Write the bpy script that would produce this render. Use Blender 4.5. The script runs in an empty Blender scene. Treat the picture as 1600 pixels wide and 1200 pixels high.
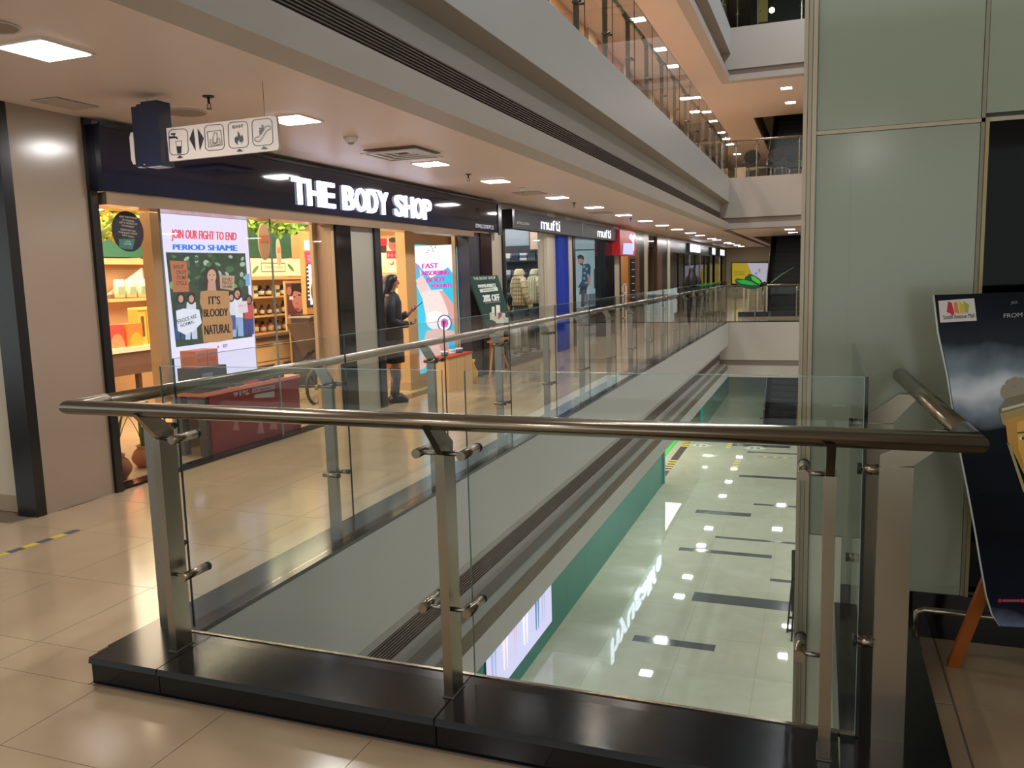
import bpy, math, random
from mathutils import Vector, Matrix
random.seed(7)
SC = bpy.context.scene
COL = SC.collection

# ------------------------------------------------------------------ camera
F = 1290.0
EYE = Vector((0, 0, 1.6))
cy = Vector((1283 - 800, 418 - 600, F)).normalized()
cv = Vector((1070 - 800, 10460 - 600, F)); cv = (cv - cv.dot(cy) * cy).normalized()
cz = -cv
cx = cy.cross(cz)
ROWS = (cx, cy, cz)                       # world axes seen from the camera (right, down, forward)
cam_d = bpy.data.cameras.new('camera'); cam = bpy.data.objects.new('camera', cam_d); COL.objects.link(cam)
def w_of(c): return Vector([r.dot(c) for r in ROWS])
r_, u_, b_ = w_of(Vector((1, 0, 0))), w_of(Vector((0, -1, 0))), w_of(Vector((0, 0, -1)))
cam.matrix_world = Matrix(((r_.x, u_.x, b_.x, EYE.x), (r_.y, u_.y, b_.y, EYE.y), (r_.z, u_.z, b_.z, EYE.z), (0, 0, 0, 1)))
cam_d.sensor_width = 36; cam_d.lens = F / 1600 * 36; cam_d.clip_start = .05; cam_d.clip_end = 300
SC.camera = cam

# ------------------------------------------------------------------ light and exposure
SC.view_settings.view_transform = 'Standard'; SC.view_settings.look = 'None'
SC.view_settings.gamma = 1; SC.view_settings.use_curve_mapping = False
SC.view_settings.exposure = 0.52
wd = bpy.data.worlds.new('world'); SC.world = wd; wd.use_nodes = True
wd.node_tree.nodes['Background'].inputs[0].default_value = (.80, .88, .86, 1)
wd.node_tree.nodes['Background'].inputs[1].default_value = .85
SC.cycles.max_bounces = 10; SC.cycles.diffuse_bounces = 4; SC.cycles.glossy_bounces = 5
SC.cycles.transparent_max_bounces = 32; SC.cycles.transmission_bounces = 6
SC.cycles.caustics_reflective = False; SC.cycles.caustics_refractive = False
SC.cycles.sample_clamp_indirect = 6

def area(name, loc, sx, sy, power, color, rot=(0, 0, 0)):
    d = bpy.data.lights.new(name, 'AREA'); d.shape = 'RECTANGLE'; d.size = sx; d.size_y = sy
    d.energy = power; d.color = color
    o = bpy.data.objects.new(name, d); o.location = loc; o.rotation_euler = rot; COL.objects.link(o)
    return o
WARM = (1, .80, .58); COOL = (.90, .95, 1); NEUT = (1, .95, .90)
# shop interiors; every downlight carries its own lamp further down
area('body_shop_wash', (-7.4, 9.0, 2.66), 3.6, 6.5, 330, (1, .82, .58))
area('body_shop_deep_wash', (-10.4, 10.0, 2.66), 1.6, 4.5, 150, (1, .83, .60))
area('clothes_shop_wash', (-6.6, 17.2, 2.66), 1.6, 6.5, 90, (.92, .97, 1))
area('third_shop_wash', (-6.6, 24.0, 2.66), 1.2, 3, 60, (1, .8, .5))

# ------------------------------------------------------------------ pixel rays -> real planes (used once, to place things in metres)
def ray(p): return w_of(Vector((p[0] - 800, p[1] - 600, F)))
def onx(p, x): r = ray(p); return EYE + r * (x / r.x)
def ony(p, y): r = ray(p); return EYE + r * (y / r.y)
def onz(p, z): r = ray(p); return EYE + r * ((z - 1.6) / r.z)
def fy(px, x=-5.15): return onx((px, 400), x).y

# ------------------------------------------------------------------ materials
def lin(c): return c / 12.92 if c <= .04045 else ((c + .055) / 1.055) ** 2.4
def hexc(h): h = h.lstrip('#'); return tuple(lin(int(h[i:i + 2], 16) / 255) for i in (0, 2, 4))
_m = {}
def M(h, rough=.5, metal=0., emit=0., spec=.5, var=0., scale=4., bump=0., aniso=None):
    key = (h, rough, metal, emit, spec, var, scale, bump, aniso)
    if key in _m: return _m[key]
    m = bpy.data.materials.new('paint_' + h.lstrip('#')); m.use_nodes = True
    nt = m.node_tree; b = nt.nodes['Principled BSDF']; c = (*hexc(h), 1)
    b.inputs['Base Color'].default_value = c
    b.inputs['Roughness'].default_value = rough; b.inputs['Metallic'].default_value = metal
    b.inputs['Specular IOR Level'].default_value = spec
    if emit:
        b.inputs['Emission Color'].default_value = c; b.inputs['Emission Strength'].default_value = emit
        if emit >= .5: b.inputs['Base Color'].default_value = (0.02, .02, .02, 1)
    if var or bump:
        tc = nt.nodes.new('ShaderNodeTexCoord'); nz = nt.nodes.new('ShaderNodeTexNoise')
        nz.inputs['Scale'].default_value = scale; nz.inputs['Detail'].default_value = 5
        src = tc.outputs['Object']
        if aniso:
            mp = nt.nodes.new('ShaderNodeMapping'); mp.inputs['Scale'].default_value = aniso
            nt.links.new(src, mp.inputs[0]); src = mp.outputs[0]
        nt.links.new(src, nz.inputs['Vector'])
        if var:
            mx = nt.nodes.new('ShaderNodeMix'); mx.data_type = 'RGBA'
            mx.inputs[6].default_value = tuple(v * (1 - var) for v in c[:3]) + (1,)
            mx.inputs[7].default_value = tuple(min(1, v * (1 + var)) for v in c[:3]) + (1,)
            nt.links.new(nz.outputs['Fac'], mx.inputs[0]); nt.links.new(mx.outputs[2], b.inputs['Base Color'])
        if bump:
            bp = nt.nodes.new('ShaderNodeBump'); bp.inputs['Strength'].default_value = bump
            bp.inputs['Distance'].default_value = .01
            nt.links.new(nz.outputs['Fac'], bp.inputs['Height']); nt.links.new(bp.outputs['Normal'], b.inputs['Normal'])
    _m[key] = m; return m
def glass(name, tint, refl=1.0, ior=1.45):
    m = bpy.data.materials.new(name); m.use_nodes = True; nt = m.node_tree; nt.nodes.clear()
    o = nt.nodes.new('ShaderNodeOutputMaterial'); t = nt.nodes.new('ShaderNodeBsdfTransparent')
    g = nt.nodes.new('ShaderNodeBsdfGlossy'); mx = nt.nodes.new('ShaderNodeMixShader'); fr = nt.nodes.new('ShaderNodeVectorMath'); fr.operation = 'DOT_PRODUCT'; ge = nt.nodes.new('ShaderNodeNewGeometry')
    nt.links.new(ge.outputs['Incoming'], fr.inputs[0]); nt.links.new(ge.outputs['Normal'], fr.inputs[1])
    def mth(op, src, v=None, swap=False):
        n_ = nt.nodes.new('ShaderNodeMath'); n_.operation = op; nt.links.new(src, n_.inputs[1 if swap else 0])
        if v is not None: n_.inputs[0 if swap else 1].default_value = v
        return n_.outputs[0]
    sch = mth('ADD', mth('MULTIPLY', mth('POWER', mth('SUBTRACT', mth('ABSOLUTE', fr.outputs['Value']), 1.0, True), 5.0), .9), .03)
    mu = nt.nodes.new('ShaderNodeMath'); mu.operation = 'MULTIPLY'; mu.inputs[1].default_value = refl; mu.use_clamp = True
    t.inputs[0].default_value = (*tint, 1); g.inputs['Roughness'].default_value = .01
    nt.links.new(sch, mu.inputs[0]); nt.links.new(mu.outputs[0], mx.inputs[0])
    nt.links.new(t.outputs[0], mx.inputs[1]); nt.links.new(g.outputs[0], mx.inputs[2]); nt.links.new(mx.outputs[0], o.inputs[0])
    return m
G_RAIL = glass('balustrade_glass', (.95, .972, .96), .62)
G_EDGE = M('1c3a33', .2)
G_SHOP = glass('shop_glass', (.97, .98, .98), .6)

def floor_mat(name, base, vein, rough, scale=1.3):
    m = bpy.data.materials.new(name); m.use_nodes = True; nt = m.node_tree; b = nt.nodes['Principled BSDF']
    tc = nt.nodes.new('ShaderNodeTexCoord'); n1 = nt.nodes.new('ShaderNodeTexNoise'); n1.inputs['Scale'].default_value = scale
    n1.inputs['Detail'].default_value = 8; n1.inputs['Distortion'].default_value = 1.4
    cr = nt.nodes.new('ShaderNodeValToRGB'); cr.color_ramp.elements[0].position = .3; cr.color_ramp.elements[1].position = .7
    cr.color_ramp.elements[0].color = (*hexc(vein), 1); cr.color_ramp.elements[1].color = (*hexc(base), 1)
    geo = nt.nodes.new('ShaderNodeNewGeometry')
    nt.links.new(geo.outputs['Position'], n1.inputs['Vector']); nt.links.new(n1.outputs['Fac'], cr.inputs[0])
    nt.links.new(cr.outputs[0], b.inputs['Base Color']); b.inputs['Roughness'].default_value = rough
    return m
TILE = floor_mat('cream_vitrified_tile', 'b39c7f', 'a68f73', .13)
LTILE = floor_mat('pale_vitrified_tile', 'b4b7a3', 'aaad98', .025)
GROUT = M('7d705f', .7)
GRANITE = M('0f0f12', .14, spec=.35, var=.5, scale=90)
STEEL = M('968b7a', .24, 1.0, var=.08, scale=3, aniso=(1, 1, 1))
STEELD = M('8d8880', .3, 1.0)
WALLW = M('b1b1ae', .45, var=.03, scale=.7)
WALLC = M('b4aaa1', .5, var=.03, scale=.7)
CEIL = M('ecd6ca', .42, var=.03, scale=.6)
CEILO = M('e2d0c4', .6)
BROWN = M('6e6258', .6)
BLACK = M('0e0e10', .25)
BLACKG = M('0b0b0d', .07)
CREAM = M('9c8a79', .18, var=.05, scale=1.5)
WOOD = M('c99a5e', .45, var=.12, scale=3, aniso=(1, 1, 12))
WOODL = M('d9b07a', .45, var=.08, scale=3, aniso=(1, 1, 10))
LAMP = M('eef2ff', .5, emit=14.)

# ------------------------------------------------------------------ mesh builder
class MB:
    def __init__(s): s.v = []; s.f = []; s.m = []; s.sm = []; s.mats = []
    def mi(s, m):
        if m not in s.mats: s.mats.append(m)
        return s.mats.index(m)
    def face(s, pts, m, smooth=False):
        b = len(s.v); s.v += [Vector(p) for p in pts]; s.f.append(list(range(b, b + len(pts)))); s.m.append(s.mi(m)); s.sm.append(smooth)
    def hexa(s, c, m):      # 8 corners: 0-3 bottom ring, 4-7 top ring
        b = len(s.v); s.v += [Vector(p) for p in c]; k = s.mi(m)
        for q in ((3, 2, 1, 0), (4, 5, 6, 7), (0, 1, 5, 4), (1, 2, 6, 5), (2, 3, 7, 6), (3, 0, 4, 7)):
            s.f.append([b + i for i in q]); s.m.append(k); s.sm.append(False)
        return s
    def box(s, x0, x1, y0, y1, z0, z1, m):
        return s.hexa([(x0, y0, z0), (x1, y0, z0), (x1, y1, z0), (x0, y1, z0), (x0, y0, z1), (x1, y0, z1), (x1, y1, z1), (x0, y1, z1)], m)
    def bar(s, p0, p1, w, d, m, up=(0, 0, 1)):
        p0, p1 = Vector(p0), Vector(p1); a = (p1 - p0).normalized(); u = Vector(up)
        if abs(a.dot(u)) > .98: u = Vector((0, 1, 0))
        sx = a.cross(u).normalized() * w / 2; sy = sx.cross(a).normalized() * d / 2
        return s.hexa([p0 - sx - sy, p0 + sx - sy, p0 + sx + sy, p0 - sx + sy, p1 - sx - sy, p1 + sx - sy, p1 + sx + sy, p1 - sx + sy], m)
    def prism(s, ring, off, m, smooth=False):
        ring = [Vector(p) for p in ring]; off = Vector(off); n = len(ring); b = len(s.v); s.v += ring + [p + off for p in ring]; k = s.mi(m)
        s.f.append([b + i for i in reversed(range(n))]); s.m.append(k); s.sm.append(False)
        s.f.append([b + n + i for i in range(n)]); s.m.append(k); s.sm.append(False)
        for i in range(n):
            j = (i + 1) % n; s.f.append([b + i, b + j, b + n + j, b + n + i]); s.m.append(k); s.sm.append(smooth)
        return s
    def rings(s, rs, m, cap=True, smooth=True, close=False):
        n = len(rs[0]); b = len(s.v); k = s.mi(m)
        for r in rs: s.v += [Vector(p) for p in r]
        for j in range(len(rs) - 1):
            for i in range(n):
                i2 = (i + 1) % n
                s.f.append([b + j * n + i, b + j * n + i2, b + (j + 1) * n + i2, b + (j + 1) * n + i]); s.m.append(k); s.sm.append(smooth)
        if cap:
            s.f.append([b + i for i in reversed(range(n))]); s.m.append(k); s.sm.append(False)
            s.f.append([b + (len(rs) - 1) * n + i for i in range(n)]); s.m.append(k); s.sm.append(False)
        return s
    def tube(s, path, r, m, n=14, cap=True):
        path = [Vector(p) for p in path]; rr = r if isinstance(r, (list, tuple)) else [r] * len(path); rs = []
        a = (path[1] - path[0]).normalized(); u = a.cross(Vector((0, 0, 1)))
        if u.length < .1: u = a.cross(Vector((1, 0, 0)))
        u = u.normalized(); w = a.cross(u); off = [u * math.cos(2 * math.pi * q / n) + w * math.sin(2 * math.pi * q / n) for q in range(n)]
        for i, p in enumerate(path):
            cur = off
            if 0 < i < len(path) - 1:
                b_ = (path[i + 1] - p).normalized(); t = (a + b_)
                if t.length > .3:
                    t = t.normalized(); cur = [o - a * (o.dot(t) / max(.3, a.dot(t))) for o in off]
                off = [(o - b_ * o.dot(b_)).normalized() for o in cur]; a = b_
            rs.append([p + o * rr[i] for o in cur])
        return s.rings(rs, m, cap)
    def lathe(s, c, prof, m, n=20):      # prof: (radius, z)
        c = Vector(c)
        return s.rings([[c + Vector((max(r, .0005) * math.cos(2 * math.pi * q / n), max(r, .0005) * math.sin(2 * math.pi * q / n), z)) for q in range(n)] for r, z in prof], m)
    def loft(s, secs, m, n=16):          # secs: (center, rx, ry)
        return s.rings([[Vector(c) + Vector((rx * math.cos(2 * math.pi * q / n), ry * math.sin(2 * math.pi * q / n), 0)) for q in range(n)] for c, rx, ry in secs], m)
    def torus(s, c, axis, R, r, m, n=32, k=8, squash=1):
        c = Vector(c); a = Vector(axis).normalized(); u = a.orthogonal().normalized(); w = a.cross(u); rs = []
        for j in range(n + 1):
            t = 2 * math.pi * j / n; d = u * math.cos(t) + w * math.sin(t)
            rs.append([c + d * (R + r * math.cos(2 * math.pi * q / k)) + a * r * math.sin(2 * math.pi * q / k) for q in range(k)])
        return s.rings(rs, m, cap=False)
    def build(s, name, parent=None, loc=None):
        off = wloc(parent) if parent else Vector(loc or (0, 0, 0))
        me = bpy.data.meshes.new(name); me.from_pydata([tuple(v - off) for v in s.v], [], s.f)
        for m in s.mats: me.materials.append(m)
        me.polygons.foreach_set('material_index', s.m); me.polygons.foreach_set('use_smooth', s.sm); me.update()
        o = bpy.data.objects.new(name, me); COL.objects.link(o)
        if parent: o.parent = parent
        else: o.location = off
        return o
def wloc(o):
    v = Vector((0, 0, 0))
    while o: v = v + o.location; o = o.parent
    return v
def tag(o, label=None, cat=None, group=None, kind=None):
    if label: o['label'] = label
    if cat: o['category'] = cat
    if group: o['group'] = group
    if kind: o['kind'] = kind
    return o
def thing(name, label, cat, loc=(0, 0, 0), group=None, kind=None):
    o = bpy.data.objects.new(name, None); o.empty_display_size = .1; COL.objects.link(o); o.location = loc
    return tag(o, label, cat, group, kind)
def struct(name, loc=(0, 0, 0)): return thing(name, None, None, loc, kind='structure')
def S(name, *boxes):        # a piece of the setting made of boxes
    b = MB()
    for q in boxes: b.box(*q)
    return tag(b.build(name), kind='structure')
def part(parent, name, *boxes):
    b = MB()
    for q in boxes: b.box(*q)
    return b.build(name, parent)
def dup(o, d, parent=None, **kw):
    c = o.copy(); COL.objects.link(c)
    if parent: c.parent = parent
    else: c.location = o.location + Vector(d)
    for k, v in kw.items(): c[k] = v
    for ch in [x for x in bpy.data.objects if x.parent == o]: dup(ch, (0, 0, 0), c)
    return c
ORD = ['nearest', 'second nearest', 'third nearest', 'fourth nearest', 'fifth nearest', 'sixth nearest', 'seventh nearest', 'eighth nearest', 'ninth nearest', 'tenth nearest', 'eleventh nearest', 'twelfth nearest', 'thirteenth nearest', 'fourteenth nearest', 'fifteenth nearest', 'sixteenth nearest', 'seventeenth nearest', 'eighteenth nearest', 'nineteenth nearest', 'twentieth nearest']
LR = ['leftmost'] + [w + ' from left' for w in 'second third fourth fifth sixth seventh eighth ninth tenth eleventh twelfth'.split()]

# ------------------------------------------------------------------ text and flat print
_tc = {}
def textmesh(s, bold=0.0):
    if (s, bold) in _tc: return _tc[(s, bold)]
    c = bpy.data.curves.new('t', 'FONT'); c.body = s; c.size = 1; c.offset = bold; c.resolution_u = 3
    o = bpy.data.objects.new('t', c); COL.objects.link(o)
    dg = bpy.context.evaluated_depsgraph_get(); me = o.evaluated_get(dg).to_mesh()
    vs = [v.co.copy() for v in me.vertices]; fs = [list(p.vertices) for p in me.polygons]
    o.evaluated_get(dg).to_mesh_clear(); bpy.data.objects.remove(o); bpy.data.curves.remove(c)
    x0 = min(v.x for v in vs); x1 = max(v.x for v in vs); y0 = min(v.y for v in vs); y1 = max(v.y for v in vs)
    vs = [((v.x - x0) / (x1 - x0), (v.y - y0) / max(1e-6, y1 - y0)) for v in vs]
    _tc[(s, bold)] = (vs, fs); return vs, fs
class Print:
    """Flat print on a plane: to(p) turns sheet coordinates into a world point, nrm is the way it faces."""
    def __init__(s, to, nrm, emit=0., rough=.4): s.to = to; s.n = Vector(nrm); s.b = MB(); s.k = 1; s.e = emit; s.r = rough
    def mat(s, h, e=None): return M(h, s.r, emit=s.e if e is None else e)
    def poly(s, pts, h, e=None, m=None):
        s.b.face([s.to(p) + s.n * .0004 * s.k for p in pts], m or s.mat(h, e)); s.k += 1
    def rect(s, x0, y0, x1, y1, h, **k): s.poly([(x0, y0), (x1, y0), (x1, y1), (x0, y1)], h, **k)
    def ell(s, cx, cy_, rx, ry, h, n=20, rot=0, **k):
        c, sn = math.cos(rot), math.sin(rot)
        s.poly([(cx + rx * math.cos(t) * c - ry * math.sin(t) * sn, cy_ + rx * math.cos(t) * sn + ry * math.sin(t) * c) for t in [2 * math.pi * i / n for i in range(n)]], h, **k)
    def line(s, pts, w, h, **k):
        for (a, b) in zip(pts, pts[1:]):
            d = Vector((b[0] - a[0], b[1] - a[1])); q = Vector((-d.y, d.x)).normalized() * w / 2
            s.poly([(a[0] - q.x, a[1] - q.y), (b[0] - q.x, b[1] - q.y), (b[0] + q.x, b[1] + q.y), (a[0] + q.x, a[1] + q.y)], h, **k); s.k -= 1
        s.k += 1
    def text(s, t, bl, br, tr, tl, h, bold=.0, e=None, fat=0.):
        if fat:
            for d in (-fat, -fat / 2, fat / 2, fat): s.text(t, *[(p[0] + d, p[1] + abs(d) * .15) for p in (bl, br, tr, tl)], h, 0., e)
        vs, fs = textmesh(t, bold); m = s.mat(h, e); base = len(s.b.v); k = s.b.mi(m)
        for (u, v) in vs:
            x = (bl[0] * (1 - u) + br[0] * u) * (1 - v) + (tl[0] * (1 - u) + tr[0] * u) * v
            y = (bl[1] * (1 - u) + br[1] * u) * (1 - v) + (tl[1] * (1 - u) + tr[1] * u) * v
            s.b.v.append(s.to((x, y)) + s.n * .0004 * s.k)
        for f in fs: s.b.f.append([base + i for i in f]); s.b.m.append(k); s.b.sm.append(False)
        s.k += 1
    def build(s, parent, name='print'): return s.b.build(name, parent)
def crop(x0, y0, sc, plane, val):        # sheet coordinates read off an enlarged view of the photo, put on the real plane
    f = {'x': onx, 'y': ony, 'z': onz}[plane]
    return lambda p: f((x0 + p[0] / sc, y0 + p[1] / sc), val)

# ================================================================== SETTING
ST = 4.39                                 # storey height
XA = -2.68                                # atrium edge of the gallery
YF = 26.6                                 # atrium edge at the far end
# main floor: grout bed with tiles on it
fl = struct('floor')
part(fl, 'slab', (-13, -2.97, -3, 60, -.30, -.004, GROUT), (-2.97, 5, -3, 2.40, -.30, -.004, GROUT), (-2.97, 2.6, YF + .31, 60, -.30, -.004, GROUT), (.39, 5, 2.40, 5.5, -.30, -.004, GROUT))
PX_, PY_ = .625, .68
tile_me = None
def tile(x0, x1, y0, y1, dz=0.):
    g = .0015
    b = MB(); b.box(x0 + g, x1 - g, y0 + g, y1 - g, -.012, dz, TILE); b.build('tile', fl)
for j in range(-2, 27):
    y0 = 2.60 + (j - 2) * PY_ ; y1 = y0 + PY_
    for i in range(8):
        x1 = -2.07 - PX_ * i; x0 = x1 - PX_
        if y0 < 2.3 and i == 0: tile(x0, x1, y0, min(y1, 2.36))
        elif y0 < 2.3 < y1 and i == 1: tile(x0, x1, y0, min(y1, 2.36)); tile(x0, -2.76, 2.36, y1)
        elif y1 <= 2.37:
            tile(x0, x1, y0, y1)
        elif i >= 1 and i <= 3:
            x1c = min(x1, -2.97 if y0 >= 2.40 else x1)
            tile(x0, x1c, y0, y1)
        elif i == 4 or (i > 4 and y1 < 4.3): tile(max(x0, -5.14) if y0 > 4 else x0, x1, y0, y1)
    if y1 <= 2.6:
        for i in range(4): tile(-2.07 + PX_ * i, -2.07 + PX_ * (i + 1), y0, min(y1, 2.36))
part(fl, 'far_paving', (-5.14, -2.97, 2.60 + 25 * PY_, 50, -.012, 0, TILE), (-2.97, 2.6, YF + .25, 50, -.012, 0, TILE))
part(fl, 'shop_paving', (-13, -5.14, 4.3, 50, -.012, 0, TILE))
for (x0, x1, y0, y1) in ((.405, .485, 2.2, 3.21), (.49, 1.115, 2.2, 3.215), (1.12, 1.8, 2.2, 3.215), (.405, .485, 3.22, 3.81), (.49, 1.115, 3.22, 3.81), (1.12, 1.8, 3.22, 3.81), (.43, 1.05, 1.2, 2.195), (1.05, 1.8, 1.2, 2.195)):
    tile(x0, x1, y0, y1)
part(fl, 'edge_strip', (-2.97, XA, 2.66, YF, -.02, .004, GRANITE), (XA - .29, 2.6, YF, YF + .25, -.02, .004, GRANITE))
# granite kerb under the near balustrade: pieces with joints
kb = struct('trim_1')
for (x0, x1) in ((-2.75, -2.405), (-2.40, -1.205), (-1.20, .08)):
    b = MB(); b.hexa([(x0, 2.375, 0), (x1, 2.375, 0), (x1, 2.68, 0), (x0, 2.68, 0), (x0, 2.375, .09), (x1, 2.375, .09), (x1, 2.68, .09), (x0, 2.68, .09)], GRANITE); b.build('kerb_riser', kb)
    b = MB(); b.hexa([(x0, 2.360, .092), (x1, 2.360, .092), (x1, 2.685, .092), (x0, 2.685, .092), (x0, 2.366, .115), (x1, 2.366, .115), (x1, 2.685, .115), (x0, 2.685, .115)], GRANITE); b.build('kerb_slab', kb)
part(kb, 'kerb_riser', (.085, .385, 2.375, 3.80, -.3, .09, GRANITE)); part(kb, 'kerb_slab', (.085, .395, 2.36, 3.80, .092, .115, GRANITE))
part(kb, 'inner_edge', (-2.62, .14, 2.685, 2.70, .10, .119, STEEL))
part(kb, 'slab_face', (-2.70, .385, 2.40, 2.69, -1.6, -.001, WALLW), (.10, .385, 2.69, 3.8, -1.6, -.3, WALLW))

# storey edges around the atrium: fascia, recessed air grille, trim band
SLAT = M('7b7068', .45)
def storey(k, name):
    z = ST * k; y0 = 2.69
    g = struct(name)
    part(g, 'fascia', (-2.95, XA, y0, YF, z - .73, z - .021 if k == 0 else z, WALLW))
    part(g, 'recess_face', (-3.2, -2.95, y0 - 2, YF, z - 1.03, z - .31, WALLW), (-3.2, -2.95, y0 - 2, YF, z - 1.50, z - 1.22, WALLW), (-3.2, -3.02, y0 - 2, YF, z - 1.22, z - 1.03, BLACK if k else BROWN))
    part(g, 'soffit', (-2.95, XA, y0, YF, z - .736, z - .731, M('a18f80', .6)))
    for i in range(8):
        zz = z - 1.215 + i * .0245
        b = MB(); b.box(-3.0, -2.945, y0 - 2, YF, zz, zz + .009, SLAT); b.build('slat', g)
    if k == 0:
        part(g, 'ledge', (-2.95, -2.72, y0, YF, z - 1.36, z - 1.34, M('98988f', .6))); part(g, 'trim_band', (-2.93, -2.705, y0, YF, z - 1.50, z - 1.361, M('675f50', .7, var=.35, scale=2.2, aniso=(1, .6, 4))), (-3.2, -2.70, y0, YF, z - 1.76, z - 1.50, WALLW))
    else:
        part(g, 'trim_band', (-2.96, -2.70, y0 - 2.0, YF - .06, z - 1.541, z - 1.34, WALLC))
    # far side
    part(g, 'far_fascia', (-3.2, 2.6, YF, YF + .3, z - 1.20, z - .021 if k == 0 else z, WALLC))
    part(g, 'far_recess', (-3.2, 2.6, YF + .06, YF + .4, z - 1.37, z - 1.20, M('8b7b6f', .6)))
    part(g, 'far_band', (-2.95, 2.6, YF - .06, YF + .3, z - (1.73 if k == 0 else 1.54), z - 1.37, WALLC))
    return g
storey(0, 'trim_2'); storey(1, 'trim_3'); storey(2, 'trim_4')
# ceilings
S('ceiling', (-13, -2.96, -3, 60, 2.85, 2.95, CEIL), (-2.72, 2.6, 26.6, 33.7, 2.85, 2.95, CEIL), (-2.72, 5, -3, 2.5, 2.85, 2.95, CEIL), (-2.72, -2.5, 33.7, 60, 2.85, 2.95, CEIL), (-2.5, 2.6, 48, 60, 2.85, 2.95, CEIL))
S('ceiling_upper', (-13, -2.72, -3, 60, 7.25, 7.35, CEILO), (-2.72, 2.6, 26.6, 33.3, 7.25, 7.35, CEILO), (-2.72, -2.5, 33.3, 60, 7.25, 7.35, CEILO), (-2.5, 2.6, 48, 60, 7.25, 7.35, CEILO))
S('ceiling_lower', (-13, -2.95, -3, 60, -1.76, -1.66, WALLW), (-2.95, 2.6, 26.9, 33.7, -1.76, -1.66, WALLW), (-2.95, -2.5, 33.7, 60, -1.76, -1.66, WALLW))
S('ceiling_near_lower', (-2.95, 5, -3, 2.4, -1.76, -1.66, WALLW))
S('ceiling_top', (-13, -2.72, -3, 60, 11.6, 11.7, CEILO), (-2.72, 2.6, 26.6, 60, 11.6, 11.7, CEILO))
S('floor_upper', (-13, -2.96, -3, 60, 4.15, 4.39, M('b3a48e', .25)), (XA, 2.6, YF + .3, 60, 4.15, 4.389, M('b3a48e', .25)))
S('floor_top', (-13, -2.96, -3, 60, 8.55, 8.78, M('b3a48e', .25)), (XA, 2.6, YF + .3, 60, 8.55, 8.779, M('b3a48e', .25)))
# lower hall
lf = struct('floor_lower')
part(lf, 'slab', (-13, 5, -3, 60, -4.7, -4.40, GROUT))
for j in range(0, 12):
    for i in range(5):
        x0 = -5.6 + i * 1.2; y0 = 9.6 + j * 1.2
        part(lf, 'tile', (x0 + .0015, x0 + 1.1985, y0 + .0015, y0 + 1.1985, -4.41, -4.39, LTILE))
part(lf, 'far_paving', (-13, 5, 24.0, 60, -4.41, -4.39, LTILE)); part(lf, 'side_paving', (.4, 5, -3, 24, -4.41, -4.39, LTILE), (-13, .4, -3, 9.6, -4.41, -4.39, LTILE), (-13, -5.6, 9.6, 24, -4.41, -4.39, LTILE))
INLAY = M('4c5354', .12, var=.12, scale=30)
for (x0, x1, y0, y1) in ((-2.79, -1.47, 12.72, 12.95), (-2.11, .4, 14.68, 15.12), (-2.78, -.85, 17.40, 17.6), (-2.13, .3, 18.46, 18.6), (-1.5, .3, 21.42, 21.56), (-2.14, .3, 24.33, 24.58), (-2.83, -1.5, 20.32, 20.62), (-.81, .3, 16.08, 16.22), (-2.75, -.86, 28.7, 29.1), (-2.17, .3, 27.75, 27.9), (-2.6, -1.7, 31.5, 31.75), (-2.2, -1.5, 34.2, 34.5)):
    part(lf, 'inlay_strip', (x0, x1, y0, y1, -4.40, -4.3885, INLAY))
part(lf, 'edge_inlay', (-4.42, -4.18, 23.1, 31, -4.40, -4.3885, M('55504a', .2)))
YT = M('c9b23c', .5)
def dashes(name, a, b, n, w, l, z, label, grp=None, colors=(YT,), floor=lf):
    a, b = Vector((*a, z)), Vector((*b, z)); t = tag(MB().build(name, None, a), label, 'floor tape', grp)
    bpy.data.objects.remove(t); t = thing(name, label, 'floor tape', a, grp)
    d = (b - a) / n; u = d.normalized(); s = Vector((-u.y, u.x, 0)) * w / 2
    for i in range(n):
        p = a + d * i; q = p + u * l
        m = MB(); m.prism([p - s, q - s, q + s, p + s], (0, 0, .0012), colors[i % len(colors)]); m.build('stripe', t)
dashes('floor_tape', (-4.3, 24.6), (-4.3, 26.2), 5, .24, .14, -4.3885, 'yellow tape bars across dark edge strip of lower floor, nearer set')
dashes('floor_tape', (-4.3, 28.2), (-4.3, 29.6), 5, .24, .14, -4.3885, 'yellow tape bars across dark edge strip of lower floor, farther set')
dashes('floor_tape', (-2.35, 25.0), (-2.35, 26.6), 5, .18, .12, -4.3885, 'short run of yellow queue dashes left of the dark inlays downstairs')
dashes('floor_tape', (-1.75, 27.2), (-.7, 27.2), 7, .10, .09, -4.3885, 'row of small dark and yellow dashes across lower floor, nearer row', colors=(M('5a553a', .5), YT))
dashes('floor_tape', (-1.75, 29.9), (-.7, 29.9), 7, .12, .09, -4.3885, 'row of small dark and yellow dashes across lower floor, farther row', colors=(M('5a553a', .5), YT))
dashes('floor_tape', (-2.85, 28.3), (-2.85, 29.6), 4, .16, .16, -4.3885, 'little yellow dash ladder beside the wide dark inlay on lower floor')
dashes('hazard_tape', (-4.66, 3.20), (-4.61, 3.98), 8, .055, .097, .0005, 'black and yellow hazard tape stuck on cream floor at far left', colors=(M('cbb84a', .5), M('55525c', .5)))
dashes('hazard_tape', (-3.92, 9.9), (-3.82, 11.6), 8, .10, .06, .0005, 'row of short dark floor dashes on gallery beside the easel sign', colors=(M('5d5340', .5),))
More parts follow.
